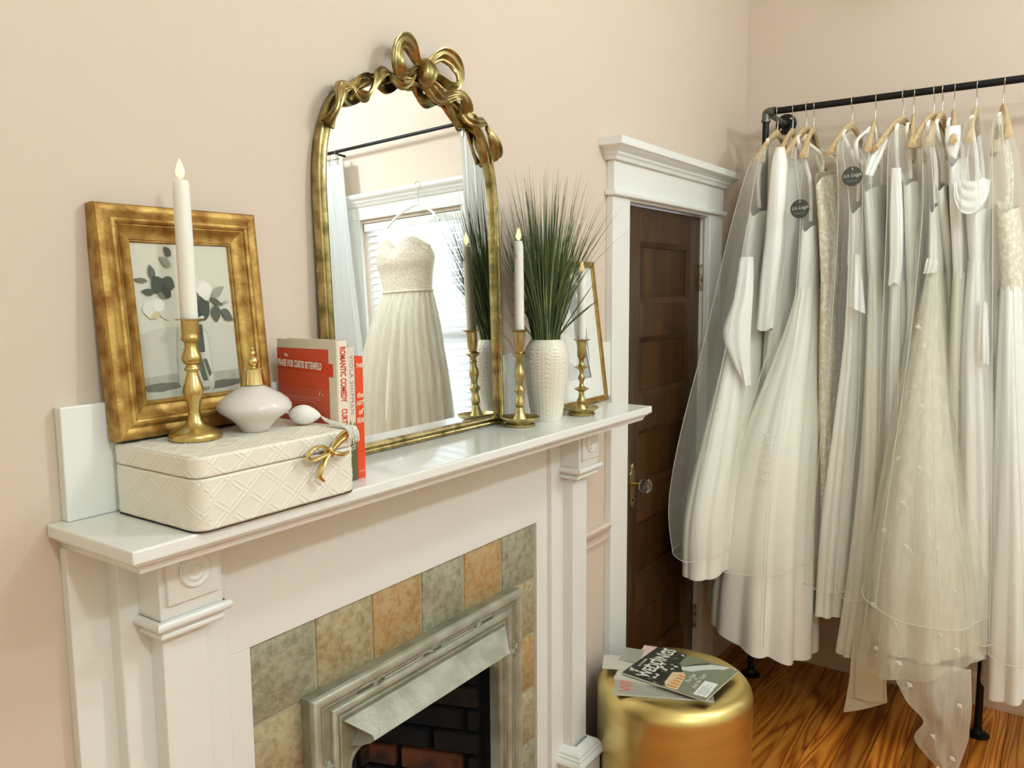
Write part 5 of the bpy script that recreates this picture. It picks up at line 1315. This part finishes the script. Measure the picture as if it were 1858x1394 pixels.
for s_ in (-1, 1):
    G().tube([(3.205, .318+s_*.024, 2.062), (3.23, .328+s_*.012, 2.15), (3.30, .338+s_*.006, 2.24)], .0016, 6).build('cowl_strap', m_satw, g9_, smooth=70)
sheetmesh('sleeve_flap', [(3.16, .272, 1.66), (3.14, .268, 1.52), (3.135, .262, 1.45)], [(3.16, .248, 1.64), (3.13, .236, 1.50), (3.125, .232, 1.44)], m_satw, g9_, bulge=.012, seed=21)
cover('sheer cover over the cowl neck gown', .339,
      [(2.30, 3.39, .339, .03, .012), (2.22, 3.385, .336, .21, .028), (1.9, 3.33, .305, .22, .06), (1.4, 3.31, .275, .24, .075), (.9, 3.30, .245, .26, .095), (.50, 3.30, .225, .27, .10)], 59)
# 10: lace bodice, satin skirt
g10_ = gown('gown with lace bodice and plain satin skirt at the right edge', .257,
     [(1.70, 3.34, .190, .14, .036), (1.4, 3.33, .172, .18, .048), (1.0, 3.32, .145, .21, .065), (.6, 3.30, .122, .23, .085), (.30, 3.30, .110, .23, .095)],
     [(1.985, 3.36, .222, .15, .034), (1.85, 3.35, .205, .145, .038), (1.70, 3.34, .190, .14, .035)], m_satw, m_lace, (5, 8, .008), 63, hem=lambda x, y: -.1*y)
cover('sheer cover over the gown with lace bodice at the right edge', .257,
      [(2.30, 3.39, .257, .03, .012), (2.22, 3.385, .252, .21, .03), (1.9, 3.33, .215, .22, .055), (1.4, 3.31, .18, .24, .07), (.9, 3.30, .142, .26, .092), (.46, 3.29, .115, .27, .11)], 65)

# ================================================================== the window side seen in the mirror
gm = thing('wedding_gown', 'sparkling strapless ball gown hanging at the window, seen in the mirror', 'gown', (3.45, -.63, .12))
CXM = 3.46
m_bead = M('beaded_bodice', S(226, 214, 192), rough=.4, col2=S(250, 244, 228), vscale=130, vsharp=(.5, .6), bump=.9, bscale=150)
m_spark = sheer('sparkle_tulle', S(242, 236, 222), .66, .85, 6, (6, 6, .6))
def sweet(x, y): return 0
bod = [(2.045, CXM, -.632, .075, .185), (1.98, CXM-.01, -.634, .105, .200), (1.90, CXM-.005, -.636, .09, .182), (1.80, CXM, -.638, .085, .165)]
R_ = loft(bod, 24, 72, (0, 0, 0), 70)
R_[0] = [(x, y, z+(.060*max(0, cos((abs(y+.632)-.095)/.095*pi/2)) if x < CXM else -.02)) for x, y, z in R_[0]]
for i in range(1, 8):
    k_ = 1-i/8; R_[i] = [(x-(.035*k_*max(0, cos((abs(y+.632)-.085)/.085*pi/2)) if x < CXM else 0), y, z+k_*(.060*max(0, cos((abs(y+.632)-.095)/.095*pi/2)) if x < CXM else -.02)) for x, y, z in R_[i]]
G().rings(R_, True).build('bodice', m_bead, gm, smooth=70)
G().rings(loft([(1.80, CXM, -.638, .085, .165), (1.60, CXM-.02, -.655, .14, .225), (1.3, CXM-.03, -.69, .165, .30), (.9, CXM-.03, -.74, .175, .37), (.12, CXM-.03, -.78, .18, .46)], 60, 200, (13, 21, .012), 72), True).build('skirt', m_spark, gm, smooth=80)
G().rings(loft([(1.80, CXM, -.638, .075, .155), (1.60, CXM-.02, -.655, .12, .205), (1.3, CXM-.03, -.69, .145, .275), (.9, CXM-.03, -.74, .15, .335), (.13, CXM-.03, -.78, .155, .41)], 40, 100, (9, 14, .010), 73), True).build('lining', m_crepe, gm, smooth=80)
G().tube(loft([(1.80, CXM, -.638, .089, .169), (1.79, CXM, -.638, .089, .169)], 2, 60)[0], .006, 8, closed=True).build('waist_band', m_bead, gm, smooth=60)
h2 = thing('clothes_hanger', 'clear hanger holding the ball gown at the window', 'hanger', (3.58, -.62, 2.418))
ORG[h2.name] = Vector((0, 0, 0))
P = [(.0+.0, .022*sin(a), .0-.012+.022*cos(a)) for a in [radians(-80+q*16) for q in range(14)]]
P += [tuple(p) for p in cat([P[-1], (0, .004, -.045), (0, 0, -.07), (0, 0, -.11)], 8)][1:]
G().tube(P, .0022, 8).build('hook', m_steel, h2, smooth=60, local=True)
G().tube([tuple(p) for p in cat([(-.06, -.20, -.235), (-.04, -.12, -.17), (-.015, 0, -.12), (-.04, .12, -.17), (-.06, .20, -.235)], 24)], .008, 10)  .build('shoulder', m_satw, h2, smooth=60, local=True)
for s in (-1, 1):
    G().tube([(-.055, s*.15, -.205), (-.11, s*.14, -.28), (-.13, s*.125, -.355)], .0014, 6).build('strap', m_satw, h2, smooth=60, local=True)

rod = thing('curtain_rod', 'thin black curtain rod above the window, seen in the mirror', 'curtain rod', (3.56, -.78, 2.69))
G().tube([(3.56, -1.50, 2.69), (3.56, -.02, 2.69)], .010, 14).build('rod', m_black, rod, smooth=60)
for yy in (-1.27, -.06):
    G().tube([(3.56, yy, 2.69), (3.60, yy, 2.685), (XC-.0005, yy, 2.68)], .007, 10).build('bracket', m_black, rod, smooth=60)
m_curt = sheer('white_voile', S(246, 246, 242), .86)
def curtain(label, y0, y1, n, top, flare=0.0):
    t = thing('curtain', label, 'curtain', (3.56, (y0+y1)/2, .03), group='curtains at the window')
    R_ = []
    for i in range(40):
        z = .03+(top-.03)*(1-i/39); row = []; k_ = .35+.65*i/39
        for j in range(121):
            u = j/120; row.append((3.555+.030*k_*sin(u*n*2*pi)+.004*sin(i*.3+u*9), y0+(y1-y0)*u+flare*u*(i/39)+.006*sin(u*n*4*pi), z))
        row += [(x+.0025, y, z_) for x, y, z_ in reversed(row)]
        R_.append(row)
    G().rings(R_, True, True, True).build('panel', m_curt, t, smooth=80)
    for k_ in range(n):
        yy = y0+(y1-y0)*(k_+.25)/n
        G().tube([(3.56+.014*cos(a), yy, 2.69+.014*sin(a)-.003) for a in [2*pi*q/16 for q in range(16)]], .0016, 6, closed=True).build('ring', m_steel, t, smooth=60)
        G().box(3.555, 3.565, yy-.006, yy+.006, top-.028, top+.022).build('clip', m_steel, t, bevel=.001)
    return t
curtain('white voile curtain left of the mirrored gown', -1.52, -1.19, 5, 2.645, .13)
curtain('white voile curtain at the right edge of the mirror', -.27, -.03, 4, 2.645)

# ================================================================== ceiling light
for LAMP_AT, share, lb in zip(LAMPS_AT, LAMP_SHARE, ('round glass pendant light at the far end of the row from the window', 'round glass pendant light closest to the mirror wall', 'round glass pendant light nearest the window and gown rack')):
    cl = thing('pendant_light', lb, 'pendant light', tuple(LAMP_AT), group='pendant lights')
    G().lathe([(.075, ZC-LAMP_AT.z-.0005), (.075, ZC-LAMP_AT.z-.02), (.03, ZC-LAMP_AT.z-.03), (.008, ZC-LAMP_AT.z-.04), (.008, .11), (.022, .10), (.022, .07)], 32).build('canopy', m_antique, cl, smooth=40, local=True)
    G().lathe([(.0005, -.08), (.040, -.069), (.069, -.04), (.08, 0), (.069, .04), (.040, .069), (.0205, .0773), (.0005, .08)], 18).build('globe', M('lamp_globe_%d' % round(share*100), S(255, 246, 230), emit=LAMP_COLOR, estr=LAMP_STRENGTH*share), cl, smooth=80, local=True)

for nm, lb in (('wall_back', 'pale pink painted wall behind the mantel and door'), ('wall_right', 'pale pink painted wall behind the gown rack'), ('wall_left', 'plain wall behind the viewer to the left'), ('wall_front', 'plain wall behind the viewer'),
               ('ceiling', 'plain pale ceiling'), ('floor', 'orange brown pine board floor'), ('baseboard_right', 'painted baseboard along the wall behind the gowns'), ('baseboard_back', 'white baseboard left of the mantel'), ('trim_2', 'short pink chair rail between mantel and door casing')):
    bpy.data.objects[nm]['label'] = lb
